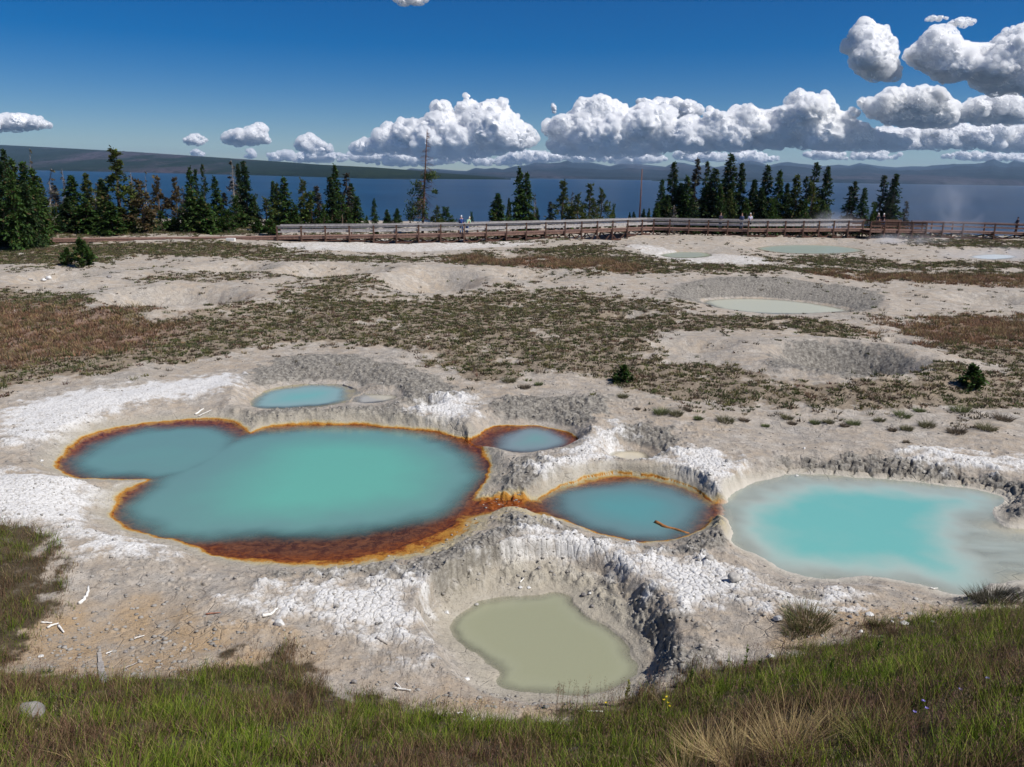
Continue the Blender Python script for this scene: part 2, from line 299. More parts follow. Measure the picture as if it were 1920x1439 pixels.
    if mid.any():
        xm = x[mid]; ym = y[mid]; rm = r[mid]
        wpx = xm+.05*perlin(xm*5, ym*5, 61); wpy = ym+.05*perlin(xm*5, ym*5, 62)
        f1, f2, idv = worley(wpx*8.5, wpy*8.5, 5); e = f2-f1
        wm = wnear[mid]; gm = grey[mid]; dg = dryg[mid]; sdm = sdw[mid]
        lod = sst(34, 20, rm)
        plate = (.024*sst(0, .22, e)+.010*idv)*np.maximum(wm*.8, .3*gm*sst(-.2, .5, fbm(xm*.8, ym*.8, 3, 63)))*lod
        g1, g3, idc = worley(xm*9+.3*perlin(xm*3, ym*3, 71), ym*9, 15)
        h1_, h2_, hd_ = worley(xm*4.3, ym*4.3+.3*perlin(xm*2, ym*2, 73), 35)
        clod = (.028*sst(.5, .1, g1)*(.2+idc)+.05*sst(.5, .1, h1_)*sst(.35, .8, hd_)+.05*ridged(xm*2.2, ym*2.2, 6, 65))*gm*dg*(.35+.65*lod)
        rough = .010*fbm(xm*4, ym*4, 5, 66)*(1-.5*gm)*(1-.6*wm)
        # crumbly lumps outside pools in scattered bands
        lump = sst(.15, .6, fbm(xm*.7, ym*.7, 4, 67))*(1-wm*.6)*lod
        l1, l2, li = worley(xm*7, ym*7, 25)
        lumps = lump*(.035*sst(.42, .1, l1)*(li > .55)-.03*sst(.05, .0, np.abs(perlin(xm*2.5, ym*2.5, 68)))*sst(.2, .5, perlin(xm*1.3, ym*1.3, 69)))
        cr = np.maximum(wm*.75*lod*sst(.10, .02, e), gm*dg*.9*sst(.16, .02, h2_-h1_)*sst(-.3, .3, fbm(xm*.9, ym*.9, 3, 64)))
        cr = np.maximum(cr, .8*lod*dg*sst(.045, .0, np.abs(perlin(xm*2.5, ym*2.5, 68)))*sst(.15, .5, perlin(xm*1.3, ym*1.3, 69)))
        lm = maskset(xm, ym, [GREYW[8]], .35, wn[mid]*.4); la, lb, lc = worley(xm*2.6+.2*perlin(xm*4, ym*4, 74), (ym+.1*perlin(xm*1.5, ym*1.5, 75))*5.2, 45); lcr = lm*sst(.2, .03, lb-la); cr = np.maximum(cr, lcr)  # ledge cracks: cut into the surface, their shadow also painted dark
        crack = np.zeros(x.shape); crack[mid] = cr*sst(0, .1, sdm)
        Hm = H[mid]; clod = clod+gm*(.045*perlin((xm+ym*.6)*4, Hm*11, 111)+.022*perlin((xm-ym*.5)*9, Hm*23, 112))*sst(.05, .3, sdm)
        add = plate+clod+rough+lumps*dg-.05*lcr-.02*cr
        dry = np.zeros(xm.shape)
        for cx, cy, rx, ry, dep, rim in DRYW:
            if cy > 25: q = np.hypot((xm-cx)/rx, (ym-cy)/ry); dry = np.maximum(dry, sst(1.1, .8, q))
        an = fbm(xm*1.1, ym*.35, 4, 77)
        add = add+dry*.12*an*0
        ww = np.where(sdm < 0, sst(-.3, 0, sdm)*.1, sst(0, .2, sdm)*.9+.1)
        H[mid] += add*ww
        H[mid] += .035*fbm(xm*3, ym*3, 4, 72)*vegm[mid]+.03*vegm[mid]
    # layered ledges behind the right pool and rim of the olive bowl
    led = maskset(x, y, [GREYW[8]], .3, wn*.4); q = H*13; H = H+led*.6*((np.floor(q)+sst(.35, .65, q-np.floor(q)))/13-H)
    H = H+hill
    # bluff down to the lake
    yb = 112-np.clip(x-5, 0, 60)*.22+3*fbm(x*.05, x*0+.5, 3, 81)
    H = H-20*sst(0, 26, y-yb)-.5*sst(-3, 2, y-yb)
    H = np.where(r > 175, -20, H)
    H = np.where((y < -25), np.clip(H, 3.5, 6), H)
    F_['sdw'] = sdw; F_['ch'] = ch
    return dict(H=H, white=white, grey=grey*dryg, soil=soil, veg=vegm*(1-grass), red=red, grass=grass, crack=crack, F=F_)
def build_rows():
    rr = list(np.arange(.4, 4, .12)); v = 4.
    while v < 300:
        rr.append(v); v += .03 if v < 10 else (.017 if v < 13 else min(3., 1.02e-4*v*v))
    while v < 60000: rr.append(v); v *= 1.25
    return np.array(rr)
RR = build_rows()
dense = np.arange(-37.2, 37.2, .053)
TH = np.concatenate([np.arange(-180, -37.6, 1.2), dense, np.arange(37.6, 180.01, 1.2)]); TH[-1] = 180
T2, R2 = np.meshgrid(np.radians(TH), RR)
XX = R2*np.sin(T2); YY = R2*np.cos(T2)
FD = fields(XX, YY); HH = FD['H']
nr, nt = HH.shape
print('terrain', nr, nt)
def query(x, y, A=None):
    A = HH if A is None else A
    x = np.asarray(x, float); y = np.asarray(y, float)
    i = np.clip(np.interp(np.hypot(x, y), RR, np.arange(nr)), 0, nr-1.001); j = np.clip(np.interp(np.degrees(np.arctan2(x, y)), TH, np.arange(nt)), 0, nt-1.001)
    i0 = i.astype(int); j0 = j.astype(int); a = i-i0; b = j-j0
    return A[i0, j0]*(1-a)*(1-b)+A[i0+1, j0]*a*(1-b)+A[i0, j0+1]*(1-a)*b+A[i0+1, j0+1]*a*b
def on(px, py):
    """first hit of the pixel ray with the terrain"""
    d = ray(px, py); t = np.exp(np.linspace(math.log(2.), math.log(190.), 900)); x = d[0]*t; y = d[1]*t; z = CAMZ+d[2]*t
    k = np.nonzero(z < query(x, y))[0]; i = k[0] if len(k) else len(t)-1
    lo, hi = t[max(i-1, 0)], t[i]
    for _ in range(12):
        m = (lo+hi)/2
        if CAMZ+d[2]*m < float(query(d[0]*m, d[1]*m)): hi = m
        else: lo = m
    return Vector((d[0]*hi, d[1]*hi, float(query(d[0]*hi, d[1]*hi)))), hi
a0 = np.arange(nr-1)[:, None]*nt+np.arange(nt-1)[None]
faces = np.stack([a0, a0+nt, a0+nt+1, a0+1], -1).reshape(-1, 4)
faces = faces[:, ::-1].copy()
sdb = FD['F']['big']; mat_sd = np.minimum(np.minimum(sdb, FD['F']['small']*np.where(FD['F']['small'] > 0, 3.5, 1.2)), np.where(FD['F']['middle'] > 0, FD['F']['middle']*(3.4+1.5*sst(16.3, 14.5, YY)), FD['F']['middle']+.12))
mat_sd = np.minimum(mat_sd, np.minimum(np.maximum(FD['F']['upper'], 0)*2.6+.12, FD['F']['ch']*.8+.5*((XX < 1) & (YY > 20))))
side = 1+4.5*sst(15.8, 13.6, YY)*sst(-5.5, -2, XX)+1.6*sst(-2.2, -.3, XX)*sst(17, 15, YY)     # the mat is widest along the near shore
lft = sst(-5., -6.8, XX)*(YY < 22); mat_sd = np.where(mat_sd < 0, mat_sd*(1-.5*lft)+.04*lft, mat_sd)
mat_sd = np.where(mat_sd > 0, mat_sd*3.3/side, mat_sd)
T = NT('sinter_ground')
pos = T.coord()
n_big = T.noise(pos, .35, 5, .6); n_mid = T.noise(pos, 1.9, 6, .62); n_fin = T.noise(pos, 9, 6, .65); n_mic = T.noise(pos, 42, 4, .7)
c = T.mix(T.ramp(n_big, .35, .68), (.46, .38, .295, 1), (.465, .415, .355, 1))
c = T.mix(T.math('MULTIPLY', T.ramp(n_mid, .42, .7), .55), c, (.66, .62, .565, 1))
c = T.mix(T.math('MULTIPLY', T.ramp(n_fin, .52, .72), .5), c, (.25, .215, .175, 1))
c = T.mix(T.math('MULTIPLY', T.ramp(T.noise(pos, 3.3, 7, .72, .6), .46, .60), .65), c, (.30, .28, .255, 1))
soil = T.attr('soil')
c = T.mix(T.math('MULTIPLY', soil, T.ramp(n_mid, .2, .65)), c, (.46, .33, .2, 1))
g = T.attr('grey')
gcol = T.mix(T.ramp(n_fin, .35, .68), (.17, .155, .135, 1), (.40, .375, .33, 1))
c = T.mix(T.ramp(T.math('ADD', g, T.math('MULTIPLY', T.math('SUBTRACT', n_mid, .5), .9)), .15, .7), c, gcol)
w = T.attr('white')
c = T.mix(T.ramp(T.math('ADD', w, T.math('MULTIPLY', T.math('SUBTRACT', T.noise(pos, 4, 7, .75), .5), 2.3)), .3, 1.0), c, (.74, .73, .715, 1))
c = T.mix(T.math('MULTIPLY', T.attr('crack'), .85), c, (.11, .10, .09, 1))  # dirt in the crust cracks, painted shadow in the ledge cracks
# beige smooth mud margins
c = T.mix(T.math('MULTIPLY', T.ramp(T.attr('shore'), .55, .05), .85), c, T.mix(n_mid, (.40, .36, .285, 1), (.50, .46, .38, 1)))
# dark specks and pits
c = T.mix(T.math('MULTIPLY', T.ramp(T.noise(pos, 26, 6, .8, .5), .53, .63), T.ramp(n_mid, .35, .6, .45, .9)), c, (.13, .115, .1, 1))
# mineral mats
s = T.math('ADD', T.attr('mat'), T.math('MULTIPLY', T.math('SUBTRACT', T.noise(pos, 3.6, 7, .75), .5), .75))
c = T.mix(T.ramp(s, .52, .2), c, (.50, .42, .24, 1))
c = T.mix(T.ramp(s, .3, .15), c, T.mix(n_fin, (.42, .17, .02, 1), (.50, .27, .06, 1)))
c = T.mix(T.ramp(s, .13, .0), c, T.mix(T.ramp(n_fin, .35, .65), (.13, .028, .006, 1), (.34, .10, .02, 1)))
c = T.mix(T.ramp(s, -.08, -.5), c, T.mix(T.ramp(T.noise(pos, 5, 7, .75, 1.), .38, .62), (.09, .03, .016, 1), (.26, .10, .045, 1)))
# litter under the low plants and soil under the grass
v = T.attr('veg')
lit = T.mix(T.ramp(n_fin, .35, .65), (.18, .14, .10, 1), (.31, .25, .18, 1)); lit = T.mix(T.math('MULTIPLY', T.attr('red'), .5), lit, (.24, .11, .08, 1))
c = T.mix(T.math('MULTIPLY', T.ramp(T.math('ADD', v, T.math('MULTIPLY', T.math('SUBTRACT', T.noise(pos, 3.2, 5, .7), .5), 1.3)), .3, .8), .85), c, lit)
c = T.mix(T.ramp(T.math('ADD', T.attr('grass'), T.math('MULTIPLY', T.math('SUBTRACT', T.noise(pos, 5, 5, .7), .5), 1.2)), .45, 1.), c, T.mix(n_fin, (.05, .04, .025, 1), (.12, .09, .055, 1)))
# warm wet shelf of the pale pool
c = T.mix(T.attr('pale'), c, (.58, .54, .47, 1))
b1 = T.math('ADD', T.math('MULTIPLY', n_fin, .6), T.math('MULTIPLY', n_mic, .25))
crk = T.ramp(T.vor(T.coord((1, 1, 1)), 3.1), 0, .05)
b1 = T.math('ADD', b1, T.math('MULTIPLY', crk, T.math('MULTIPLY', T.ramp(n_big, .5, .62), .25)))
b1 = T.math('MULTIPLY', b1, T.ramp(w, .2, .9, 1., .35)); c = T.mix(1., c, (.85, .85, .85, 1), 'MULTIPLY'); T.pbr(c, .92, .15, T.bump(b1, 1., .06))
sh = np.minimum(np.minimum(np.where(FD['F']['olive'] < 3, sdist(XX, YY, P['olive']['M'], 4)+.35, 9), FD['F']['right']*1.6), np.minimum(FD['F']['big']*.8, FD['F']['middle']*1.3)); sh = np.clip(sh, 0, 2)
pale = sst(.25, -.05, FD['F']['right'])
rv = lambda A: np.asarray(A).ravel()
terrain = mesh('ground', np.stack([XX.ravel(), YY.ravel(), HH.ravel()], 1), faces, T.m, smooth=True,
  attrs=dict(crack=rv(FD['crack']), white=rv(FD['white']), grey=rv(FD['grey']), soil=rv(FD['soil']), veg=rv(FD['veg']), red=rv(FD['red']), grass=rv(FD['grass']), mat=rv(np.clip(mat_sd, -2, 2)), shore=rv(sh), pale=rv(pale)))
tag(terrain, 'pale cracked sinter ground with basins, craters and a grassy slope in front', kind='structure')
# ================================================================= pools
def zone(x, y, polys, soft):
    m = np.zeros(x.shape)
    for p, z in polys: m = np.maximum(m, sst(soft, -soft, sdist(x, y, W(p, z), 5)))
    return m
OPQ = dict(big=[[(250,955),(300,905),(400,845),(475,818),(560,808),(700,808),(800,822),(858,852),(880,880),(872,912),(840,945),(800,962),(720,982),(640,992),(560,1000),(450,998),(360,1005),(290,985)],[(150,868),(195,836),(255,812),(340,804),(400,806),(432,822),(430,850),(400,870),(330,890),(220,890),(165,882)]],
 middle=[[(1060,930),(1110,915),(1180,908),(1240,915),(1290,930),(1310,955),(1290,985),(1250,1005),(1180,1005),(1110,985),(1060,962)]],
 right=[[(1405,928),(1500,902),(1640,908),(1750,916),(1862,932),(1850,958),(1810,985),(1820,1020),(1850,1060),(1815,1108),(1720,1092),(1640,1078),(1510,1076),(1430,1048),(1390,1008),(1382,960)]],
 upper=[[(490,760),(505,738),(560,728),(620,727),(645,736),(630,752),(560,762)]], small=[[(940,830),(970,812),(1010,806),(1050,818),(1050,834),(1000,842),(950,843)]])
COLR = dict(big=(.125, .37, .295), middle=(.10, .27, .27), right=(.15, .41, .375), upper=(.17, .39, .35), small=(.15, .31, .28), shallow=(.42, .40, .34), cream=(.60, .55, .42), olive=(.29, .295, .19), crater=(.46, .46, .36), far=(.29, .35, .30), green=(.32, .35, .29), wet=(.55, .6, .6))
EDGE = dict(big=(.13, .25, .235), middle=(.13, .21, .215), right=(.40, .45, .40), upper=(.25, .36, .34), small=(.20, .25, .26), shallow=(.42, .40, .34), cream=(.56, .50, .38), olive=(.31, .315, .215), crater=(.46, .46, .36), far=(.42, .42, .30), green=(.35, .40, .25), wet=(.55, .6, .6))
LAB = dict(big='large turquoise hot spring with an orange and rust brown rim', upper='small pale blue pool behind the large turquoise spring', shallow='tiny shallow grey puddle joined to the small pale blue pool', small='small bluish pool with orange edge right of the large spring', cream='tiny cream coloured mud pool in a dark bowl', middle='blue pool with a yellow rim between the large spring and the pale right pool', right='milky light turquoise pool with white shelves at the right edge', olive='olive green mud pool in the round bowl nearest the grass', crater='long pale green pool inside the far crater', far='thin pale green pool close to the boardwalk', green='thin green pool left of the one close to the boardwalk', wet='steaming pale wet patch far right')
def water_mat(k):
    t = NT('pool_water_'+k); pos = t.coord()
    n = t.noise(pos, .8, 4, .6)
    op = t.attr('op'); dp = t.attr('deep')
    colr = t.mix(t.math('ADD', dp, t.math('MULTIPLY', t.math('SUBTRACT', n, .5), .35), True), EDGE[k]+(1,), COLR[k]+(1,))
    rip = t.bump(t.noise(t.coord((1, 1.6, 1)), 16, 3, .5), .22, .01)
    milk = t.pbr(colr, .06 if P[k]['P'][:, 1].max() < 35 else .3, .5 if P[k]['P'][:, 1].max() < 35 else .15, rip, link=False)
    tr = t.new('ShaderNodeBsdfTransparent'); tr.inputs[0].default_value = (.88, .9, .88, 1)
    gl = t.new('ShaderNodeBsdfGlossy'); gl.inputs['Roughness'].default_value = .05; t.set(gl.inputs['Normal'], rip)
    m1 = t.new('ShaderNodeMixShader'); fr = t.new('ShaderNodeFresnel'); fr.inputs[0].default_value = 1.33; t.set(fr.inputs[1], rip)
    t.set(m1.inputs[0], fr.outputs[0]); t.set(m1.inputs[1], tr.outputs[0]); t.set(m1.inputs[2], gl.outputs[0])
    m2 = t.new('ShaderNodeMixShader'); t.set(m2.inputs[0], op); t.set(m2.inputs[1], m1.outputs[0]); t.set(m2.inputs[2], milk); t.set(t.out.inputs[0], m2.outputs[0]); return t.m
for k, p in P.items():
    q = p['P']; fr_ = q[:, 1].max() > 35; st = .06 if not fr_ else .25; ex = .4 if not fr_ else 1.2
    gx = np.arange(q[:, 0].min()-ex, q[:, 0].max()+ex, st); gy = np.arange(q[:, 1].min()-ex, q[:, 1].max()+ex, st)
    A, B = np.meshgrid(gx, gy); f = fields(A, B); sd = f['F'][k]; keep = sd < (.3 if not fr_ else .9)
    for k2 in P:
        if k2 != k and not fr_: keep &= (sd <= f['F'][k2]) if list(P).index(k) < list(P).index(k2) else (sd < f['F'][k2])
    if k == 'big': keep |= (f['F']['ch'] < .25) & (A < 1.2) & (f['F']['big'] < 2.2) & (f['F']['middle'] > 0) & (B < 20)
    cell = keep[:-1, :-1] & keep[1:, :-1] & keep[:-1, 1:] & keep[1:, 1:]
    ny, nx = A.shape; idx = np.arange(ny*nx).reshape(ny, nx)
    fc = np.stack([idx[:-1, :-1][cell], idx[:-1, 1:][cell], idx[1:, 1:][cell], idx[1:, :-1][cell]], 1)
    wob = .25*fbm(A*.9, B*.9, 3, 91)
    if k in OPQ:
        op = np.zeros(A.shape); dp = np.zeros(A.shape)
        for pl in OPQ[k]:
            s_ = sdist(A, B, W(pl, p['z']), 6)+wob*(.6 if k != 'right' else 1.1)
            soft = dict(big=.58, middle=.5, right=.75, upper=.3, small=.35)[k]
            op = np.maximum(op, sst(soft, -soft*.6, s_)); dp = np.maximum(dp, sst(.1, -(1.9 if k == 'big' else 1.2), s_))
        if k == 'big': dp = dp*sst(-7.5, -4.5, A+0*B)*.9+.1*dp
    if k == 'right': op = np.maximum(op, .72*sst(-.02, -.9, sd+wob)*(.75+.5*fbm(A*.5, B*2., 4, 93)).clip(.2, 1.2))
    if k not in OPQ: op = sst(.02, -.25 if not fr_ else -.6, sd)*.97; dp = sst(0, -.5 if k=='olive' else -1, sd)
    used = np.unique(fc); remap = np.full(ny*nx, -1); remap[used] = np.arange(len(used))
    V = np.stack([A.ravel()[used], B.ravel()[used], np.full(len(used), p['z'])], 1)
    o = mesh('pool_water', V, remap[fc], water_mat(k), attrs=dict(op=op.ravel()[used], deep=dp.ravel()[used]))
    tag(o, LAB[k], kind='structure')
# ================================================================= lake, hills, mountains
t = NT('lake_water'); pos = t.coord()
h = t.math('ADD', t.noise(t.coord((.5, 1, 1)), .55, 5, .65), t.math('MULTIPLY', t.noise(t.coord((.4, 1, 1)), .05, 4, .6), 3))
colr = t.mix(t.ramp(t.noise(t.coord((.25, 1, 1)), .004, 5, .6), .35, .65), (.001, .010, .022, 1), (.006, .03, .062, 1))
t.pbr(colr, .28, .25, t.bump(h, 1., .25))
Lx = 60000
lake = mesh('lake', [(-Lx, 118, LAKE), (Lx, 118, LAKE), (Lx, 60000, LAKE), (-Lx, 60000, LAKE)], [(0, 1, 2, 3)], t.m)
tag(lake, 'wide dark blue lake beyond the boardwalk', kind='structure')
def ridge(name, label, prof, d0, d1, mat, rows=60, rough=1., seed=0, step=3.):
    """land from its shoreline at distance d0 up to a crest at d1, crest heights read off the profile"""
    px = np.arange(prof[0][0], prof[-1][0]+1, step); py = np.interp(px, [a for a, b in prof], [b for a, b in prof])
    dirs = np.array([ray(a, b) for a, b in zip(px, py)]); ux = dirs[:, 0]/dirs[:, 1]; uz = dirs[:, 2]/dirs[:, 1]
    s0 = np.interp(px, [a for a, b in d0], [b for a, b in d0]); s1 = np.interp(px, [a for a, b in d1], [b for a, b in d1])
    zc = CAMZ+uz*s1-LAKE
    zc *= np.clip(np.minimum(px-px[0], (px[-1]-px))/30+.0, 0, 1)
    tt = np.concatenate([np.linspace(0, 1, rows), np.linspace(1.03, 1.6, 14)])
    Tt, I = np.meshgrid(tt, np.arange(len(px)), indexing='ij')
    dist = s0[I]+(s1[I]-s0[I])*Tt; x = ux[I]*dist; y = dist
    sc = 1/(s1.mean()-s0.mean())
    n = ridged(x*sc*3.2, y*sc*3.2, 5, 100+seed)
    prf = np.where(Tt <= 1, .06*sst(0, .02, Tt)+.94*Tt**(2.2 if seed == 3 else 1.3), np.clip(1-(Tt-1)*1.9, 0, 1))
    k_ = np.exp(-np.linspace(-2.5, 2.5, 31)**2); k_ /= k_.sum(); zs = np.convolve(np.pad(zc, 15, 'edge'), k_, 'valid'); bl = sst(.25, .95, Tt); ZC = zc[I]*bl+zs[I]*(1-bl)
    zz = LAKE+ZC*(prf+rough*.22*(n-.3)*np.sin(np.clip(Tt, 0, 1)*np.pi)*np.where(Tt <= 1, 1, .5))-.6*(Tt == 0)
    nn = len(px); a = (np.arange(len(tt)-1)[:, None]*nn+np.arange(nn-1)[None]); fc = np.stack([a, a+1, a+nn+1, a+nn], -1).reshape(-1, 4)
    o = mesh(name, np.stack([x.ravel(), y.ravel(), zz.ravel()], 1), fc, mat, smooth=True); return tag(o, label, kind='structure')
def forest_mat(name, a, b, c2, sc):
    t = NT(name); n = t.noise(t.coord((1, .35, 1)), sc, 5, .6); m = t.noise(t.coord((1, .3, 1)), sc*30, 5, .75)
    col = t.mix(t.ramp(n, .49, .60), a, b); col = t.mix(t.math('MULTIPLY', t.ramp(m, .42, .6), .75), col, c2)
    t.pbr(col, .95, .05, t.bump(m, 1., 9.)); return t.m
fm1 = forest_mat('burned_shadowed_forest_hill', (.012, .026, .016, 1), (.072, .062, .078, 1), (.008, .015, .012, 1), .0012)  # dark green patches painted in place of cloud shadows; purple grey is burned forest
fm2 = forest_mat('forest_hill', (.010, .022, .014, 1), (.02, .034, .016, 1), (.006, .014, .01, 1), .002)
fm3 = forest_mat('mountain_slope', (.02, .035, .05, 1), (.058, .06, .08, 1), (.012, .02, .03, 1), .0007)  # blue of the distant haze is put into the slope colours too
ridge('hills', 'long purple grey and dark green wooded hill across the lake at left', [(-700,268),(-300,266),(0,272),(100,277),(250,285),(400,295),(520,303),(640,312),(720,318),(770,327)], [(-700,5200),(0,6000),(250,4700),(480,3700),(770,2700)], [(-700,10500),(0,10500),(480,7200),(770,4200)], fm1, rough=.5, seed=1)
ridge('hills', 'dark green low wooded point beyond the lake left of the mountains', [(430,316),(520,308),(600,309),(700,314),(780,320),(830,325),(900,330),(960,334)], [(430,3900),(700,2750),(960,3600)], [(430,6500),(700,4400),(960,4300)], fm2, rough=.4, seed=2)
MT = [(740,322),(761,315),(792,318),(817,317),(854,320),(875,321),(892,315),(909,317),(926,315),(943,318),(964,312),(988,310),(1005,305),(1029,306.5),(1050,305),(1064,301),(1074,305),(1108,305),(1129,309),(1143,312),(1163,307),(1201,308),(1229,311),(1248,313),(1265,304.5),(1282,305.5),(1297,309.5),(1312,311),(1325,309),(1340,314),(1357,311),(1390,304),(1407,301),(1425,304.5),(1441,311),(1462,305.5),(1477,304),(1497,307),(1520,309),(1540,312),(1572,309),(1592,311),(1612,306),(1630,309),(1652,312),(1680,314),(1710,312),(1735,312.5),(1760,309.5),(1795,308),(1820,307.5),(1845,307),(1852,302.5),(1864,298),(1875,304.5),(1890,307),(1902,300.5),(1920,304.5),(2000,306),(2100,301),(2300,306),(2700,300),(3000,310)]
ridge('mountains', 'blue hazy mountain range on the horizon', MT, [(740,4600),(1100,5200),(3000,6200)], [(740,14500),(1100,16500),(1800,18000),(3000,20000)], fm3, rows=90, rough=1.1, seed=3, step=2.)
ridge('woods', 'dark low band of forest on the far shore at right', [(1222,339),(1242,335.3),(1330,334.5),(1440,334.3),(1600,334),(1690,333.5),(1800,333.5),(1920,334),(2300,334),(2900,338)], [(1222,4200),(1500,5600),(1900,5800),(2900,5000)], [(1222,4700),(1500,7200),(2900,6200)], fm2, rows=24, rough=.15, seed=4)
CDENS = .03
# ================================================================= clouds
t = NT('cloud'); d_ = t.new('ShaderNodeBsdfDiffuse'); d_.inputs[0].default_value = (1, 1, 1, 1); e_ = t.new('ShaderNodeBsdfTranslucent'); e_.inputs[0].default_value = (1, 1, 1, 1)
m_ = t.new('ShaderNodeMixShader'); m_.inputs[0].default_value = .2; t.set(m_.inputs[1], d_.outputs[0]); t.set(m_.inputs[2], e_.outputs[0]); t.set(t.out.inputs[0], m_.outputs[0]); CM = t.m
t = NT('cloud_edge'); v_ = t.new('ShaderNodeVolumeScatter'); v_.inputs['Color'].default_value = (1, 1, 1, 1); v_.inputs['Density'].default_value = .012; t.t.links.new(v_.outputs[0], t.out.inputs[1]); CVM = t.m
def ico(sub):
    bm = bmesh.new(); bmesh.ops.create_icosphere(bm, subdivisions=sub, radius=1); V = np.array([v.co[:] for v in bm.verts]); Fc = np.array([[v.index for v in f.verts] for f in bm.faces]); bm.free(); return V, Fc
ICO4 = ico(4); ICO3 = ico(3); ICO2 = ico(2)
def n3(p, s=0): return (perlin(p[:, 0]+p[:, 2]*.71, p[:, 1]-p[:, 2]*.53, s)+perlin(p[:, 1]+5.2+p[:, 0]*.37, p[:, 2]+p[:, 0]*.61, s+3)+perlin(p[:, 2]+9.1-p[:, 1]*.44, p[:, 0]-p[:, 1]*.33, s+5))/1.8
def cloud(poly, dist, n, rmin, rmax, label, seed, flat=1., group=None):
    g = np.random.default_rng(seed); Pp = smooth_poly(poly, 3); x0, y0 = Pp.min(0); x1, y1 = Pp.max(0)
    cand = np.stack([g.uniform(x0, x1, n*14), g.uniform(y0, y1, n*14)], 1); sd = -sdist(cand[:, 0], cand[:, 1], Pp, 400)
    ok = sd > rmin*.35; cand = cand[ok]; sd = sd[ok]
    # keep a spread: prefer points whose own radius reaches the outline
    r = np.clip(sd*g.uniform(.75, 1.12, len(sd)), rmin, rmax); pr = 1/(r**1.1); pick = g.choice(len(r), min(n, len(r)), replace=False, p=pr/pr.sum())
    cand = cand[pick]; r = r[pick]; VV = []; FF = []; off = 0
    for (cx, cy), rr in zip(cand, r):
        V, Fc = ICO4 if rr > 11 else (ICO3 if rr > 3.5 else ICO2); m = dist/F; dd = dist+g.normal()*rr*m*1.0
        rad = rr*m; p = V.copy()
        o = g.uniform(-99, 99, 3)
        q = p*1.6+o; b_ = lambda f, k: 2*np.abs(n3(q*f, k))-.5; d = .24*n3(q, 1)+.26*b_(1.9, 7)+.13*b_(4.3, 11)+.055*b_(9.1, 13)+.02*b_(19, 17)
        p = p*(1+d)[:, None]*np.array([1.12, 1.1, 1.])*rad
        lowf = np.where(p[:, 2] < 0, .62, 1.); p[:, 2] *= lowf
        VV.append(p+D(cx, cy, dd)); FF.append(Fc+off); off += len(V)
    o = mesh('cloud', np.concatenate(VV), np.concatenate(FF), CM)
    md = o.modifiers.new('r', 'REMESH'); md.mode = 'VOXEL'; md.voxel_size = max(rmin*.2*dist/F, 14.); md.use_smooth_shade = True
    dg = bpy.context.evaluated_depsgraph_get(); nm = bpy.data.meshes.new_from_object(o.evaluated_get(dg)); old = o.data; o.modifiers.clear(); o.data = nm; bpy.data.meshes.remove(old)
    nm.materials.clear(); nm.materials.append(CM)
    n_ = len(nm.vertices); co = np.empty(n_*3, np.float32); no = np.empty(n_*3, np.float32); nm.vertices.foreach_get('co', co); nm.vertices.foreach_get('normal', no)
    em = nm.copy(); em.vertices.foreach_set('co', co+no*(np.repeat(np.maximum(8, 75+110*n3(co.reshape(-1, 3)/420., 23)), 3))*min(1, rmin/3.5)); em.materials.clear(); em.materials.append(CVM); eo = bpy.data.objects.new('wispy_edge', em); C.objects.link(eo); eo.parent = o
    return tag(o, label, 'cloud', group)
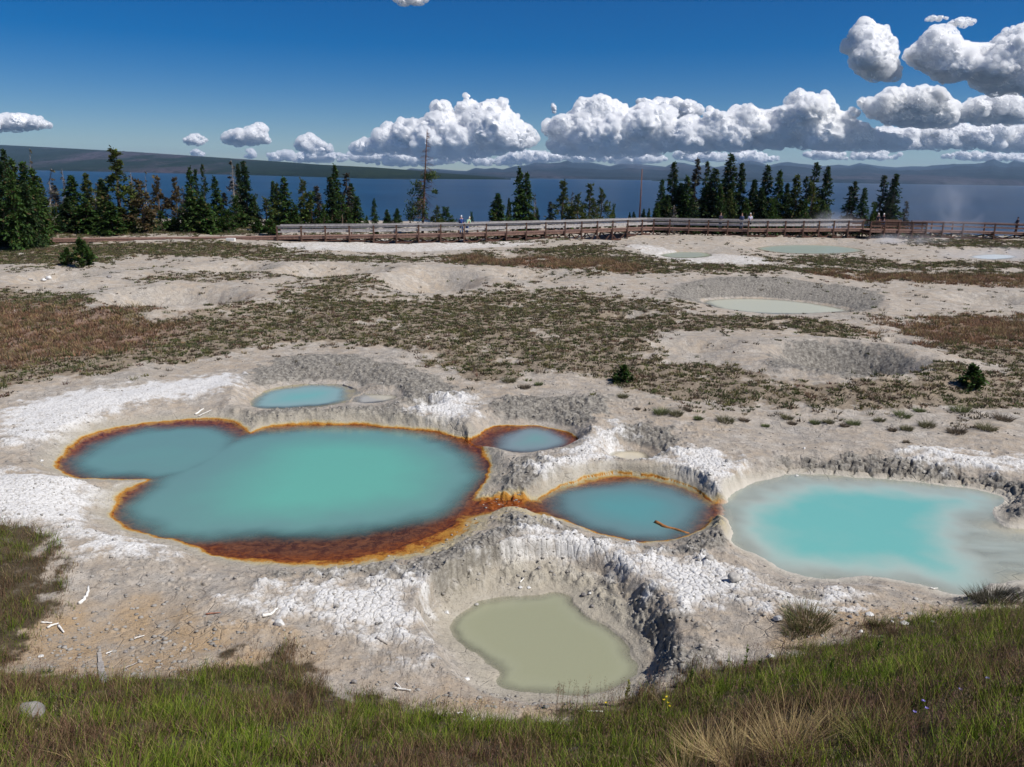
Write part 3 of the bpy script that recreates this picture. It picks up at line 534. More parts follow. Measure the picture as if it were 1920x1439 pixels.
cl = [
 ([(655,284),(680,262),(692,265),(715,248),(726,235),(745,233),(760,224),(778,237),(787,228),(800,226),(814,215),(810,196),(838,195),(846,212),(857,222),(861,200),(874,192),(869,182),(878,177),(887,190),(896,204),(906,198),(918,191),(932,194),(945,187),(954,196),(955,210),(972,227),(967,236),(986,237),(1004,253),(1003,268),(960,285),(880,298),(800,296),(730,286),(680,288)], 33000, 420, 3.5, 26, 'tall white cumulus bank rising behind the tall half dead pine', 1),
 ([(1018,240),(1030,228),(1052,220),(1075,218),(1083,203),(1105,188),(1136,187),(1153,203),(1178,210),(1196,203),(1216,198),(1250,214),(1262,228),(1282,240),(1290,262),(1250,285),(1150,294),(1060,290),(1020,272),(1040,262),(1022,252)], 33500, 400, 3.5, 28, 'white cumulus with rounded twin top above the middle of the mountain range', 2),
 ([(1193,187),(1230,189),(1290,191),(1312,200),(1316,218),(1270,222),(1215,204)], 37000, 60, 4, 14, 'flat topped cloud peeking out behind the twin topped cumulus', 3),
 ([(1270,232),(1300,222),(1322,228),(1328,203),(1345,214),(1366,222),(1375,202),(1400,206),(1428,213),(1458,207),(1478,212),(1500,230),(1510,255),(1480,275),(1400,280),(1300,285),(1255,270)], 32500, 330, 3.5, 24, 'lumpy cumulus with small horns behind the grove of dark spruces', 4),
 ([(1455,215),(1480,204),(1482,185),(1497,173),(1512,182),(1530,183),(1550,190),(1568,212),(1600,232),(1640,252),(1700,262),(1690,276),(1580,282),(1500,276),(1470,250)], 32000, 330, 3.5, 26, 'cone shaped white cumulus above the right end of the spruce grove', 5),
 ([(1607,190),(1622,184),(1642,190),(1660,178),(1682,172),(1710,175),(1735,169),(1757,178),(1772,190),(1800,203),(1812,225),(1780,236),(1700,238),(1655,228),(1628,214)], 31000, 300, 3.5, 24, 'broad white cumulus with grey base above the right shore', 6),
 ([(1795,208),(1830,190),(1862,180),(1900,176),(1914,195),(1920,215),(1940,230),(1880,232),(1812,230)], 31500, 160, 3.5, 20, 'small cumulus just right of the broad grey based one', 7),
 ([(1590,245),(1700,243),(1800,236),(1950,236),(2050,250),(2050,280),(1930,285),(1800,280),(1680,282),(1600,270)], 36000, 300, 3, 13, 'low greyish bank of flat clouds along the right horizon', 8),
 ([(1587,84),(1596,74),(1612,50),(1625,42),(1641,52),(1662,60),(1671,82),(1667,100),(1683,126),(1677,144),(1650,149),(1620,145),(1604,128),(1602,108),(1590,95)], 27500, 190, 4, 22, 'isolated upright white cloud high in the right half of the sky', 9),
 ([(1698,108),(1709,90),(1735,76),(1748,57),(1772,58),(1792,84),(1822,92),(1860,90),(1875,70),(1900,62),(1935,56),(1990,80),(2000,170),(1960,185),(1900,170),(1850,176),(1822,148),(1762,147),(1730,126)], 27000, 420, 4, 30, 'large white cloud cut by the right edge of the picture', 10),
 ([(1778,43),(1800,37),(1828,40),(1820,46),(1795,50)], 28000, 30, 2, 5, 'thin white wisp above the large cloud at the right edge', 11),
 ([(740,-8),(800,-8),(795,4),(775,9),(750,6)], 28000, 34, 3, 8, 'bit of cloud cut by the top edge of the picture', 12),
 ([(1033,199),(1038,196),(1043,204),(1042,215),(1037,215)], 30000, 16, 2, 5, 'tiny puff between the two tallest cumulus banks', 13),
 ([(-30,222),(0,218),(40,216),(72,222),(88,231),(98,237),(60,243),(0,246),(-30,244)], 33000, 120, 3, 12, 'flat white cloud at the left edge above the hill', 14),
 ([(345,263),(358,255),(374,254),(388,262),(380,270),(352,271)], 34000, 36, 2.5, 8, 'small white puff left of the low cumulus over the hill', 15),
 ([(418,260),(430,248),(455,247),(466,242),(482,233),(500,238),(497,250),(506,266),(490,271),(440,272)], 34000, 110, 3, 11, 'white low cumulus over the left hill', 16),
 ([(556,272),(570,255),(590,257),(603,266),(618,272),(622,285),(590,288),(562,282)], 35000, 70, 3, 10, 'small cumulus just above the hill crest left of the tall bank', 17),
 ([(500,292),(530,284),(560,287),(590,280),(625,288),(650,292),(640,302),(560,304),(510,300)], 39000, 90, 2.5, 9, 'faint low puffs over the hill crest left of the tall bank', 18),
 ([(640,296),(670,284),(700,290),(730,280),(770,290),(800,284),(840,292),(860,302),(800,312),(740,312),(690,306)], 40000, 160, 2.5, 11, 'low pinkish cloud band under the tall bank', 19),
 ([(850,300),(890,296),(930,300),(960,288),(1000,284),(1040,290),(1060,300),(1010,306),(930,310),(880,308)], 40500, 140, 2.5, 10, 'low cloud patch between the two tallest banks', 22),
 ([(1050,290),(1100,284),(1160,292),(1200,286),(1240,292),(1250,302),(1190,308),(1120,302),(1070,304)], 41000, 140, 2.5, 10, 'low pale cloud above the middle of the mountain range', 23),
 ([(1260,290),(1300,282),(1350,290),(1400,283),(1440,290),(1460,300),(1420,306),(1350,302),(1290,304)], 41000, 140, 2.5, 10, 'low pale cloud just above the left half of the spruce grove', 24),
 ([(1500,290),(1540,282),(1590,288),(1650,284),(1690,290),(1670,298),(1600,300),(1530,298)], 40000, 110, 2.5, 8, 'low pale cloud streak behind the right half of the grove', 25),
 ([(1760,292),(1820,286),(1890,290),(1960,286),(1990,296),(1900,302),(1810,300)], 40000, 110, 2.5, 8, 'low pale cloud streak above the twin peaks at right', 26),
 ([(1735,36),(1755,30),(1780,33),(1765,38),(1745,40)], 28000, 18, 1.5, 3.5, 'thin faint streak left of the thin white wisp', 27),
 ([(1783,68),(1797,66),(1803,74),(1793,80),(1784,77)], 27500, 14, 2, 5, 'small round puff above the large cloud at the right edge', 28),
 ([(1758,150),(1768,148),(1774,154),(1765,159)], 27500, 10, 1.5, 4, 'small puff below the large cloud at the right edge', 29),
 ([(1587,210),(1600,204),(1612,212),(1606,222),(1592,222)], 31000, 16, 2.5, 7, 'small puff left of the broad grey based cumulus', 30),
 ([(355,288),(368,281),(382,286),(380,293),(360,292)], 38000, 14, 2, 5, 'tiny puff touching the hill crest under the small puffs', 20),
 ([(455,290),(470,280),(482,290),(476,297),(460,296)], 38000, 14, 2, 5, 'tiny puff touching the hill crest below the white low cumulus', 21)]
for a in cl: cloud(a[0], a[1]*(1.), a[2], a[3], a[4], a[5], a[6])
# ================================================================= trees
def bark(name, rgb): return simple(name, rgb, .35, 14, .95, .1, .6, (1, 1, .25))
BARK = bark('bark', (.13, .095, .07)); DEADB = bark('dead_bark', (.30, .27, .25)); WARMB = bark('burned_bark', (.16, .09, .07))
def needle_mat(name):
    t = NT(name); c = t.col(); n = t.noise(t.coord(obj=True), 3., 3, .6)
    b = t.mix(t.ramp(n, .3, .7), t.mix(1., c, (.62, .62, .62, 1), 'MULTIPLY'), t.mix(1., c, (1.35, 1.3, 1.2, 1), 'MULTIPLY'))
    p = t.pbr(b, .75, .2, link=False); tr = t.new('ShaderNodeBsdfTranslucent'); t.set(tr.inputs[0], b); m = t.new('ShaderNodeMixShader'); m.inputs[0].default_value = .25
    t.set(m.inputs[1], p); t.set(m.inputs[2], tr.outputs[0]); t.set(t.out.inputs[0], m.outputs[0]); return t.m
NM = needle_mat('needles')
class Leaves:
    def __init__(s): s.v = []; s.c = []
    def leaf(s, p, d, L, wd, col, up=None):
        d = d/(np.linalg.norm(d)+1e-9); up = np.array([0, 0, 1.]) if up is None else up
        a = np.cross(d, up+rng.normal(0, .5, 3)); a /= (np.linalg.norm(a)+1e-9)
        s.v += [p-a*wd*.25, p+d*L*.5-a*wd*.5, p+d*L, p+d*L*.5+a*wd*.5]; s.c += [col]*4
    def build(s, name, mat, parent=None):
        n = len(s.v)//4; return mesh(name, np.array(s.v), np.arange(n*4).reshape(n, 4), mat, parent, cols=np.array(s.c))
def tree(kind, h, w, col, seed, bare=.04, dens=1., gap=.0, lean=0.):
    """one conifer of height 1 unit = h metres, built at the origin; returns the Empty"""
    g = np.random.default_rng(seed); root = empty(kind)
    tr = MB(); n = 9; xs = [lean*h*(i/(n-1))**1.4 for i in range(n)]; pts = [(xs[i]+g.normal()*.01*h, g.normal()*.01*h, h*i/(n-1)-(.3 if i == 0 else 0)) for i in range(n)]
    r0 = .016*h+.03; tr.tube(pts, [r0*(1-.93*i/(n-1))+.006 for i in range(n)], 7)
    def axis(z): t_ = min(max(z/h, 0), 1)*(n-1); i = min(int(t_), n-2); f = t_-i; return np.array(pts[i])*(1-f)+np.array(pts[i+1])*f
    L = Leaves(); dead = kind in ('dead_tree',); pine = kind == 'pine_tree'
    nb = int((125 if not pine else 62)*dens*(h/6)**.35)
    for i in range(nb):
        t_ = ((i+g.uniform())/nb); z = h*(bare+(1-bare)*t_**(1.0 if not pine else .95)); q = (z/h-bare)/(1-bare)
        if pine: prof = (.35+.65*math.sin(min(1, q*1.25+.12)*math.pi)**.8)*(1-.55*q) if q < .95 else .25
        else: prof = (1-q)**.85*(1 if q > .12 else .75+2*q)+.03
        prof *= g.uniform(.62, 1.15)
        if gap and g.uniform() < gap*abs(math.sin(q*9+seed)): continue
        Lb = max(w/2*prof, .10); az = g.uniform(0, 2*math.pi); el = (-.35+.55*q) if not pine else (-.1+.7*q+g.normal()*.2)
        if dead: el = -.25+g.normal()*.25
        d = np.array([math.cos(az)*math.cos(el), math.sin(az)*math.cos(el), math.sin(el)]); p0 = axis(z)
        e = p0+d*Lb*.9+np.array([0, 0, .10*Lb if not dead else -.1*Lb])
        tr.tube([p0, p0+d*Lb*.5, e], [.012+.006*Lb, .008+.003*Lb, .004], 3)
        if dead:
            for k in range(3):
                f = g.uniform(.35, .9); a2 = p0+d*Lb*f; d2 = d+g.normal(0, .7, 3); tr.tube([a2, a2+d2*Lb*.3], [.006, .003], 3)
            if g.uniform() > .12: continue
        m = int((13+14*Lb)*(1. if not pine else 1.25)*dens**.3)
        for k in range(m):
            f = g.uniform(.12, 1.) if not pine else g.uniform(.45, 1.05)
            pp = p0+d*Lb*f+g.normal(0, .05+.05*Lb, 3)*np.array([1, 1, .8 if not pine else 1.2])
            dd = d+g.normal(0, .75 if pine else .5, 3)+np.array([0, 0, .3 if pine else -.12])
            s_ = (.30 if not pine else .27)*g.uniform(.6, 1.25)*(.75+.5*min(1, Lb))
            cc = np.array(col)*g.uniform(.65, 1.4)*(1+.15*g.normal(0, 1, 3)*np.array([1, .5, 1]))
            if g.uniform() < .05: cc = np.array((.12, .085, .04))*g.uniform(.7, 1.3)
            L.leaf(pp, dd, s_, s_*.5, cc)
    for k in range(10 if not dead else 0):
        L.leaf(axis(h*.985)+g.normal(0, .03, 3)-np.array([0, 0, .2*g.uniform()]), np.array([g.normal()*.25, g.normal()*.25, 1]), .3, .1, np.array(col)*g.uniform(.8, 1.3))
    tr.build('trunk', DEADB if dead else BARK, root, smooth=True)
    if L.v: L.build('crown', NM, root)
    return root
G1 = (.042, .085, .018); G2 = (.030, .060, .020); G3 = (.075, .10, .025); G4 = (.11, .085, .04); GY = (.07, .068, .055)
PROTO = dict(
 s1=tree('spruce_tree', 6, 2.3, G1, 1), s2=tree('spruce_tree', 7, 2.6, G2, 2, dens=1.15), s3=tree('spruce_tree', 5, 2.4, G3, 3), s4=tree('spruce_tree', 7, 2.2, G2, 4, gap=.5),
 w1=tree('spruce_tree', 5, 3.0, G1, 5, dens=1.2), w2=tree('spruce_tree', 5, 3.2, G2, 15, dens=1.25), g1=tree('spruce_tree', 6, 2.0, GY, 6, gap=.3), g2=tree('spruce_tree', 6, 1.8, GY, 16, dens=.8, gap=.5),
 p1=tree('pine_tree', 7, 3.2, G3, 7, bare=.08, gap=.35, dens=1.4), p2=tree('pine_tree', 5, 3.2, G3, 8, bare=.05, gap=.2), p3=tree('pine_tree', 5, 2.8, G4, 9, bare=.1, gap=.25, dens=1.2), p4=tree('pine_tree', 3.2, 3., G1, 10, bare=.02),
 d1=tree('dead_tree', 5, 1.7, GY, 11, bare=.2, dens=.8), d2=tree('dead_tree', 5, 1.1, GY, 12, bare=.3, dens=.5, lean=.08), d3=tree('dead_tree', 6, 2.2, GY, 13, bare=.1, dens=1.6),
 b1=tree('pine_tree', 1.6, 1.9, G1, 14, bare=.0, dens=1.6), b2=tree('pine_tree', 1.9, 1.6, G1, 17, bare=.0, dens=1.5))
PH = dict(s1=6, s2=7, s3=5, s4=7, w1=5, w2=5, g1=6, g2=6, p1=7, p2=5, p3=5, p4=3.2, d1=5, d2=5, d3=6, b1=1.6, b2=1.9)
PW = dict(s1=2.3, s2=2.6, s3=2.4, s4=2.2, w1=3., w2=3.2, g1=2., g2=1.8, p1=2.8, p2=2.9, p3=2.6, p4=2.9, d1=1.7, d2=1.1, d3=2.2, b1=1.9, b2=1.6)
used = set()
def put(key, px, top, dist, wpx=None, base=None, lean=0., label='', cat=None, group=None):
    src = PROTO[key]; tp = D(px, top, dist)
    if base is not None: b, _ = on(px, base); dist = b.y; tp = D(px, top, dist); x, y, z0 = b
    else: x, y = tp[0], tp[1]; z0 = float(query(x, y))
    sz = (tp[2]-z0)/PH[key]; sx = sz if wpx is None else (wpx*1.3*dist/F)/PW[key]
    if key not in used: r = src; used.add(key)
    else:
        r = src.copy(); C.objects.link(r)
        for ch in src.children: c = ch.copy(); C.objects.link(c); c.parent = r
    r.location = (x, y, z0-.05); r.scale = (sx, sx, sz); r.rotation_euler = (0, lean, random.uniform(-3, 3) if key not in ('d2',) else 0)
    return tag(r, label, cat or ('dead tree' if key[0] == 'd' else 'tree'), group)
KIND = dict(s='dark green spruce', w='broad dark spruce', g='greyish thin spruce', p='loose olive pine', d='bare grey dead tree', b='small bushy pine')
ORD = ['first', 'second', 'third', 'fourth', 'fifth', 'sixth', 'seventh', 'eighth', 'ninth', 'tenth', 'eleventh', 'twelfth', 'thirteenth', 'fourteenth', 'fifteenth', 'sixteenth', 'seventeenth', 'eighteenth', 'nineteenth', 'twentieth', 'twenty-first', 'twenty-second', 'twenty-third', 'twenty-fourth', 'twenty-fifth']
CL = [('in the dense stand at left edge', 'trees in the dense stand at the left edge', [
  ('w1',-34,300,70,80),('s2',-8,290,68,52),('s2',4,281,72,36),('w1',17,318,66,46),('s1',22,300,78,40),('s1',42,306,72,44),('d2',50,278,100,10),('w2',46,345,67,40),('s1',60,318,76,44),('w1',64,350,69,34),('s3',74,335,80,26),('d2',84,316,92,22)]),
 ('in the row behind the low boardwalk', 'trees between the left stand and the railing', [
  ('g1',101,348,100,26),('d1',116,316,96,14),('w1',131,330,84,46),('w2',122,372,80,42),('s3',160,327,86,34),('w1',158,372,80,48),('d2',172,342,85,14),('w2',189,337,88,40),('p1',213,284,82,64),('w1',205,380,78,50),('s3',228,390,80,40),('d1',245,322,85,18),('p3',262,340,80,48),('d2',268,320,98,8),('p3',293,333,100,36),('p3',327,336,100,30),('d1',343,348,84,26),('s1',354,315,84,28),('w1',357,358,82,40),('s4',367,318,90,24),('w1',378,372,82,46),('s4',380,309,94,18),('s1',402,332,92,28),('g1',418,362,94,26),('d3',434,300,94,30)]),
 ('in the clump behind the railing start', 'trees behind the end of the low boardwalk', [
  ('s2',446,308,96,26),('s2',457,303,92,34),('p4',441,372,90,34),('p4',476,370,92,30),('p2',497,373,88,42),('s1',511,341,92,22),('s3',519,345,90,22),('s1',532,334,86,36),('p2',565,340,88,44),('p4',583,366,88,40),('g1',594,350,90,28)]),
 ('in the group behind the first railing bays', 'trees behind the first railing bays', [
  ('s2',619,332,88,34),('s1',628,311,90,30),('p4',640,372,86,40),('g2',650,326,90,30),('s1',658,345,91,30),('s1',669,369,87,28),('w1',687,404,95,10),('s1',701,373,90,16),('w1',726,393,92,20),('w1',744,391,92,20)]),
 ('between half dead pine and bare pole', 'trees between the half dead pine and the bare pole', [
  ('p2',818,388,88,34),('p4',836,392,92,36),('p4',884,400,95,12),('w1',933,363,96,36),('w2',955,372,98,14),('s1',975,316,92,30),('s1',988,326,92,32),('d1',1003,360,94,10),('w1',1007,390,95,14),('g1',1032,379,95,16),('p1',1056,342,94,40),('d1',1073,357,97,14),('p2',1085,366,92,40),('p1',1107,347,96,34),('p2',1129,356,94,36),('p4',1151,387,96,16),('w1',1181,398,100,10),('w2',1189,397,102,12),('w1',1207,392,100,14),('w1',1217,391,100,12)]),
 ('in the tall dark grove', 'trees in the tall dark grove', [
  ('s1',1242,339,97,26),('w2',1250,366,95,34),('s2',1264,305,98,34),('d1',1264,384,93,24),('w2',1277,344,98,34),('s1',1290,332,97,34),('g1',1307,299,100,26),('s4',1325,304,100,26),('w2',1326,348,97,40),('s2',1341,317,97,44),('w1',1352,352,96,34),('s2',1372,290,100,44),('w2',1371,345,98,40),('s2',1393,307,100,32),('s3',1370,358,94,24),('w2',1415,338,99,34),('s2',1441,311,99,36),('w2',1430,355,97,34),('s1',1463,322,98,32),('w2',1478,345,98,28),('s3',1496,330,96,34),('s4',1514,332,99,24),('s4',1531,306,100,34),('p2',1524,345,95,40),('s2',1554,313,98,34)]),
 ('behind the viewing platform', 'trees behind the viewing platform', [
  ('s4',1594,350,99,34),('s4',1603,341,99,28),('s1',1622,354,98,26),('s4',1658,330,99,34),('s2',1680,327,98,36),('w2',1668,370,98,36),('g2',1700,378,100,20)])]
for phrase, grp, L_ in CL:
    L2 = sorted(L_, key=lambda a: a[1])
    for i, (k, px, top, dist, wp) in enumerate(L2):
        put(k, px, top, dist, wp, label=f'{KIND[k[0]]}, {ORD[i]} from the left {phrase}', group=grp)
for i, (k, px, top, dist, wp) in enumerate([('p4',100,392,82,30),('w1',116,384,84,26),('p4',146,398,80,28),('w1',182,392,82,28),('p4',252,396,80,30),('w2',276,388,82,28),('p4',301,398,84,30),('p4',338,396,83,30),('w1',392,386,84,26),('p4',426,396,84,28),('w1',552,384,86,26),('p4',607,388,86,28),('w1',1232,380,94,22),('w2',1300,372,93,34),('w2',1350,378,93,32),('w1',1400,372,93,30),('p4',1450,378,93,34),('p4',1512,380,93,32),('w1',1545,376,93,24),('p4',1640,386,94,24)]):
    put(k, px, top, dist, wp, label=f'low bushy conifer between taller trees, {ORD[i]} from the left of its kind', group='low conifers between the taller trees')
put('b2', 157, 451, 0, 34, base=499, label='young green pine standing alone on the left flat', group='young pines on the flats')
put('b1', 128, 468, 0, 21, base=497, label='small bush pine left of the lone young pine', group='young pines on the flats')
put('b1', 1168, 686, 0, 34, base=716, label='tiny dark pine on the scrub above the cream mud pool', group='young pines on the flats')
put('b2', 1820, 684, 0, 40, base=727, label='tiny dark pine on the scrub at right', group='young pines on the flats')
put('b1', 1492, 424, 0, 20, base=441, label='round dark bush in front of the boardwalk beside the steam', group='young pines on the flats')
put('b1', 706, 434, 0, 22, base=449, label='low green bush in front of the left railing', group='young pines on the flats')
put('b1', 326, 412, 84, 30, label='round green bush behind the low boardwalk', group='young pines on the flats')
put('b1', 412, 414, 84, 26, label='small round bush on the white ground behind the low boardwalk', group='young pines on the flats')
put('b2', 482, 412, 82, 22, label='small green pine just left of the railing start', group='young pines on the flats')
put('b1', 505, 416, 80, 30, label='wide low pine just left of the first railing post', group='young pines on the flats')
for k in list(PROTO):
    if k not in used: 
        for c in list(PROTO[k].children): bpy.data.objects.remove(c)
        bpy.data.objects.remove(PROTO[k])
# the tall half dead pine
g = np.random.default_rng(77); d_ = 88; bx = D(792, 420, d_); zb = float(query(bx[0], bx[1])); tp = D(801, 243, d_); hp = tp[2]-zb
rt = empty('pine_tree', (bx[0], bx[1], zb), label='tall half dead pine with a bare broken top and foliage clumps low down', cat='tree')
tb = MB(); L = Leaves(); lx = tp[0]-bx[0]
ax = lambda f: np.array([lx*f**1.1, 0, hp*f])
tb.tube([ax(f) for f in np.linspace(-.03, 1, 9).clip(0)], [.15*(1-.85*f)+.01 for f in np.linspace(0, 1, 9)], 8)
for i in range(170):
    f = g.uniform(.1, .97); s_ = g.choice([-1, 1]) if f < .8 else 1; az = (0 if s_ > 0 else math.pi)+g.normal()*.9; Lb = (.25+1.5*(1-f)**.7)*g.uniform(.4, 1.)*(1.2 if f < .45 and s_ > 0 else 1); el = g.normal()*.25-.1-.4*(f < .4)*(s_ > 0)
    d = np.array([math.cos(az)*math.cos(el), math.sin(az)*math.cos(el), math.sin(el)]); p0 = ax(f); m1 = p0+d*Lb*.6; e = m1+(d+g.normal(0, .35, 3)-np.array([0, 0, .25]))*Lb*.4
    tb.tube([p0, m1, e], [.02, .012, .005], 4)
    for k in range(3): q = p0+d*Lb*g.uniform(.4, 1); tb.tube([q, q+(d+g.normal(0, .8, 3))*Lb*.25], [.008, .004], 3)
tb.build('trunk', WARMB, rt, True)
for (px, py, rx, ry, n) in [(785,352,9,12,110),(772,362,7,7,60),(777,395,16,20,420),(789,380,8,24,260),(800,330,8,7,90),(812,328,9,6,100),(814,360,5,3,40),(806,336,10,6,60),(770,408,8,12,160),(797,400,6,14,120),(780,345,9,6,70),(818,362,4,3,30)]:
    m = d_/F
    for k in range(n):
        u = g.normal(0, .5, 3); c0 = D(px+u[0]*rx, py+u[1]*ry, d_+u[2]*rx*m)-np.array([bx[0], bx[1], zb])
        L.leaf(c0, g.normal(0, 1, 3)+np.array([0, 0, .5]), .3*g.uniform(.6, 1.2), .14, np.array(G3 if g.uniform() < .6 else G1)*g.uniform(.6, 1.5))
L.build('crown', NM, rt)
pb = D(1198, 420, 97); z0 = float(query(pb[0], pb[1])); pt = D(1204, 317, 97); m_ = MB().tube([(pb[0], pb[1], z0-.2), ((pb[0]+pt[0])/2+.03, pb[1], (z0+pt[2])/2), tuple(pt)], [.13, .09, .05], 8)
tag(m_.build('tree_snag', WARMB, None, True), 'single bare brown tree pole leaning slightly right in front of the lake', 'dead tree')
# ================================================================= boardwalk
DECK = simple('deck_wood', (.22, .135, .105), .3, 6, .8, .2, .3, (1, 1, 1)); POST = simple('post_wood', (.135, .08, .06), .35, 6, .85, .15, .3); GREYW_ = simple('weathered_rail_wood', (.40, .38, .37), .25, 5, .8, .2, .3); DARKW = simple('dark_timber', (.11, .06, .045), .3, 6, .85, .15, .3)
def path(pts, zs):
    return [Vector((D(px, 400, d)[0], d, z)) for (px, d), z in zip(pts, zs)]
def resample(pt, st):
    out = [pt[0].copy()]; acc = 0
    for a, b in zip(pt[:-1], pt[1:]):
        L_ = (b-a).length; n = max(1, round(L_/st)); out += [a.lerp(b, (i+1)/n) for i in range(n)]
    return out
def boardwalk(name, label, pts, zs, width, rails, st=2.05, group=None, backmat=None):
    pt = resample(path(pts, zs), st); o = empty(name, tuple(pt[0]), label=label, cat='boardwalk', group=group); O = pt[0]; pt = [p-O for p in pt]
    nrm = []
    for i in range(len(pt)):
        d = (pt[min(i+1, len(pt)-1)]-pt[max(i-1, 0)]); d.z = 0; d.normalize(); nrm.append(Vector((-d.y, d.x, 0)))   # away from the camera
    hw = width/2; deck = MB(); fas = {-1: MB(), 1: MB()}
    for i in range(len(pt)-1):
        a, b = pt[i], pt[i+1]; na, nb_ = nrm[i], nrm[i+1]; k = 12
        for j in range(k):
            p = a.lerp(b, (j+.5)/k); n_ = na.lerp(nb_, (j+.5)/k); deck.beam(p-n_*hw, p+n_*hw, (b-a).length/k-.012, .045)
        for s_ in (-1, 1): fas[s_].beam(a+na*(s_*(hw-.05))-Vector((0, 0, .125)), b+nb_*(s_*(hw-.05))-Vector((0, 0, .125)), .06, .19)
    deck.build('deck', DECK, o); fas[-1].build('edge_beam', DECK, o); fas[1].build('edge_beam', DECK, o)
    for i in range(0, len(pt)):
        n_ = nrm[i]; p = pt[i]; und = MB()
        und.beam(p-n_*(hw+.1)-Vector((0, 0, .3)), p+n_*(hw+.1)-Vector((0, 0, .3)), .1, .14)
        if i < len(pt)-1 and name != 'low_boardwalk':
            q = pt[i+1]; gz = float(query((p+O).x, (p+O).y))-O.z
            for s_ in (-1, 1): und.beam(p+n_*(s_*hw*.8)-Vector((0, 0, .35)), Vector((p.lerp(q, .38).x, p.lerp(q, .38).y, gz+.1))+n_*(s_*hw*.8), .06, .09); und.beam(q+nrm[i+1]*(s_*hw*.8)-Vector((0, 0, .35)), Vector((p.lerp(q, .62).x, p.lerp(q, .62).y, gz+.1))+n_*(s_*hw*.8), .06, .09)
            und.beam(Vector((p.x, p.y, gz+.08))+n_*(-hw*.85), Vector((q.x, q.y, gz+.08)).lerp(Vector((p.x, p.y, gz+.08)), .35)+n_*(-hw*.85), .16, .14)
        elif name == 'low_boardwalk':
            gz = float(query((p+O).x, (p+O).y))-O.z
            if i % 2 == 0: und.box((p.x, p.y, (gz+p.z-.2)/2), (.7, width*.8, max(.05, p.z-.2-gz)))
        und.build('support', DARKW, o)
    if rails:
        for s_ in (-1, 1):
            top = MB(); midb = MB()
            for i in range(len(pt)):
                p = pt[i]+nrm[i]*(s_*(hw+.06)); gz = float(query((p+O).x, (p+O).y))-O.z
                MB().box((p.x, p.y, (gz-.2+p.z+.98)/2), (.13, .13, p.z+.98-gz+.2)).build('post', POST, o)
                if i < len(pt)-1:
                    q = pt[i+1]+nrm[i+1]*(s_*(hw+.06)); off = nrm[i]*(-s_*.085)
                    for mb, zz, hh in ((top, .86, .2), (midb, .47, .17)):
                        if rails == 'open': hh *= .55
                        mb.beam(p+off+Vector((0, 0, zz)), q+off+Vector((0, 0, zz)), .04, hh)
                    if rails == 'close': 
                        for zz in (.2, .66): midb.beam(p+off+Vector((0, 0, zz)), q+off+Vector((0, 0, zz)), .04, .1)
                    top.beam(p+Vector((0, 0, 1.0)), q+Vector((0, 0, 1.0)), .2, .035)
            top.build('top_rail', GREYW_ if rails is True else DECK if rails == 'open' else POST, o); midb.build('middle_rail', GREYW_ if rails is True else DECK if rails == 'open' else POST, o)
    return o
boardwalk('low_boardwalk', 'low reddish wooden boardwalk without railings crossing the left flat', [(74,71),(200,72.5),(300,73.5),(410,74.5),(519,75.5)], [.42,.43,.46,.52,.6], 1.6, False, 2.0)
boardwalk('railed_boardwalk', 'long brown boardwalk with grey plank railings raised on braced posts', [(521,75.6),(700,76.5),(865,78),(1050,83),(1220,90),(1400,89),(1500,90),(1610,92)], [.62,.78,.95,1.02,1.08,1.12,1.16,1.2], 1.9, True)
boardwalk('viewing_platform', 'wider wooden viewing platform with close railings in the steam', [(1613,91.5),(1716,93)], [1.18,1.1], 4.2, 'close', 2.0)
boardwalk('open_boardwalk', 'boardwalk with open two bar railing descending to the right edge', [(1722,94),(1800,95),(1920,95.5),(2080,96)], [1.05,.98,.84,.75], 1.8, 'open', 3.3)
# ================================================================= people
SKIN = simple('skin', (.45, .26, .19), .1, 5, .6, .3, .0)
CLO = {}
def cloth(rgb):
    if rgb not in CLO: CLO[rgb] = simple('cloth', rgb, .12, 9, .9, .1, .2)
    return CLO[rgb]
def skin_mesh(name, joints, edges, rad, mat, parent, root=0, sub=2):
    me = bpy.data.meshes.new(name); me.from_pydata(joints, edges, []); o = bpy.data.objects.new('tmp', me); C.objects.link(o)
    m = o.modifiers.new('s', 'SKIN'); m.use_smooth_shade = True
    for i, r in enumerate(rad): v = me.skin_vertices[0].data[i]; v.radius = (r, r) if not isinstance(r, tuple) else r; v.use_root = i == root
    s_ = o.modifiers.new('u', 'SUBSURF'); s_.levels = sub
    bpy.context.view_layer.update(); dg = bpy.context.evaluated_depsgraph_get(); nm = bpy.data.meshes.new_from_object(o.evaluated_get(dg)); bpy.data.objects.remove(o)
    nm.materials.clear(); nm.materials.append(mat); nm.polygons.foreach_set('use_smooth', [True]*len(nm.polygons)); r_ = bpy.data.objects.new(name, nm); C.objects.link(r_); r_.parent = parent; return r_
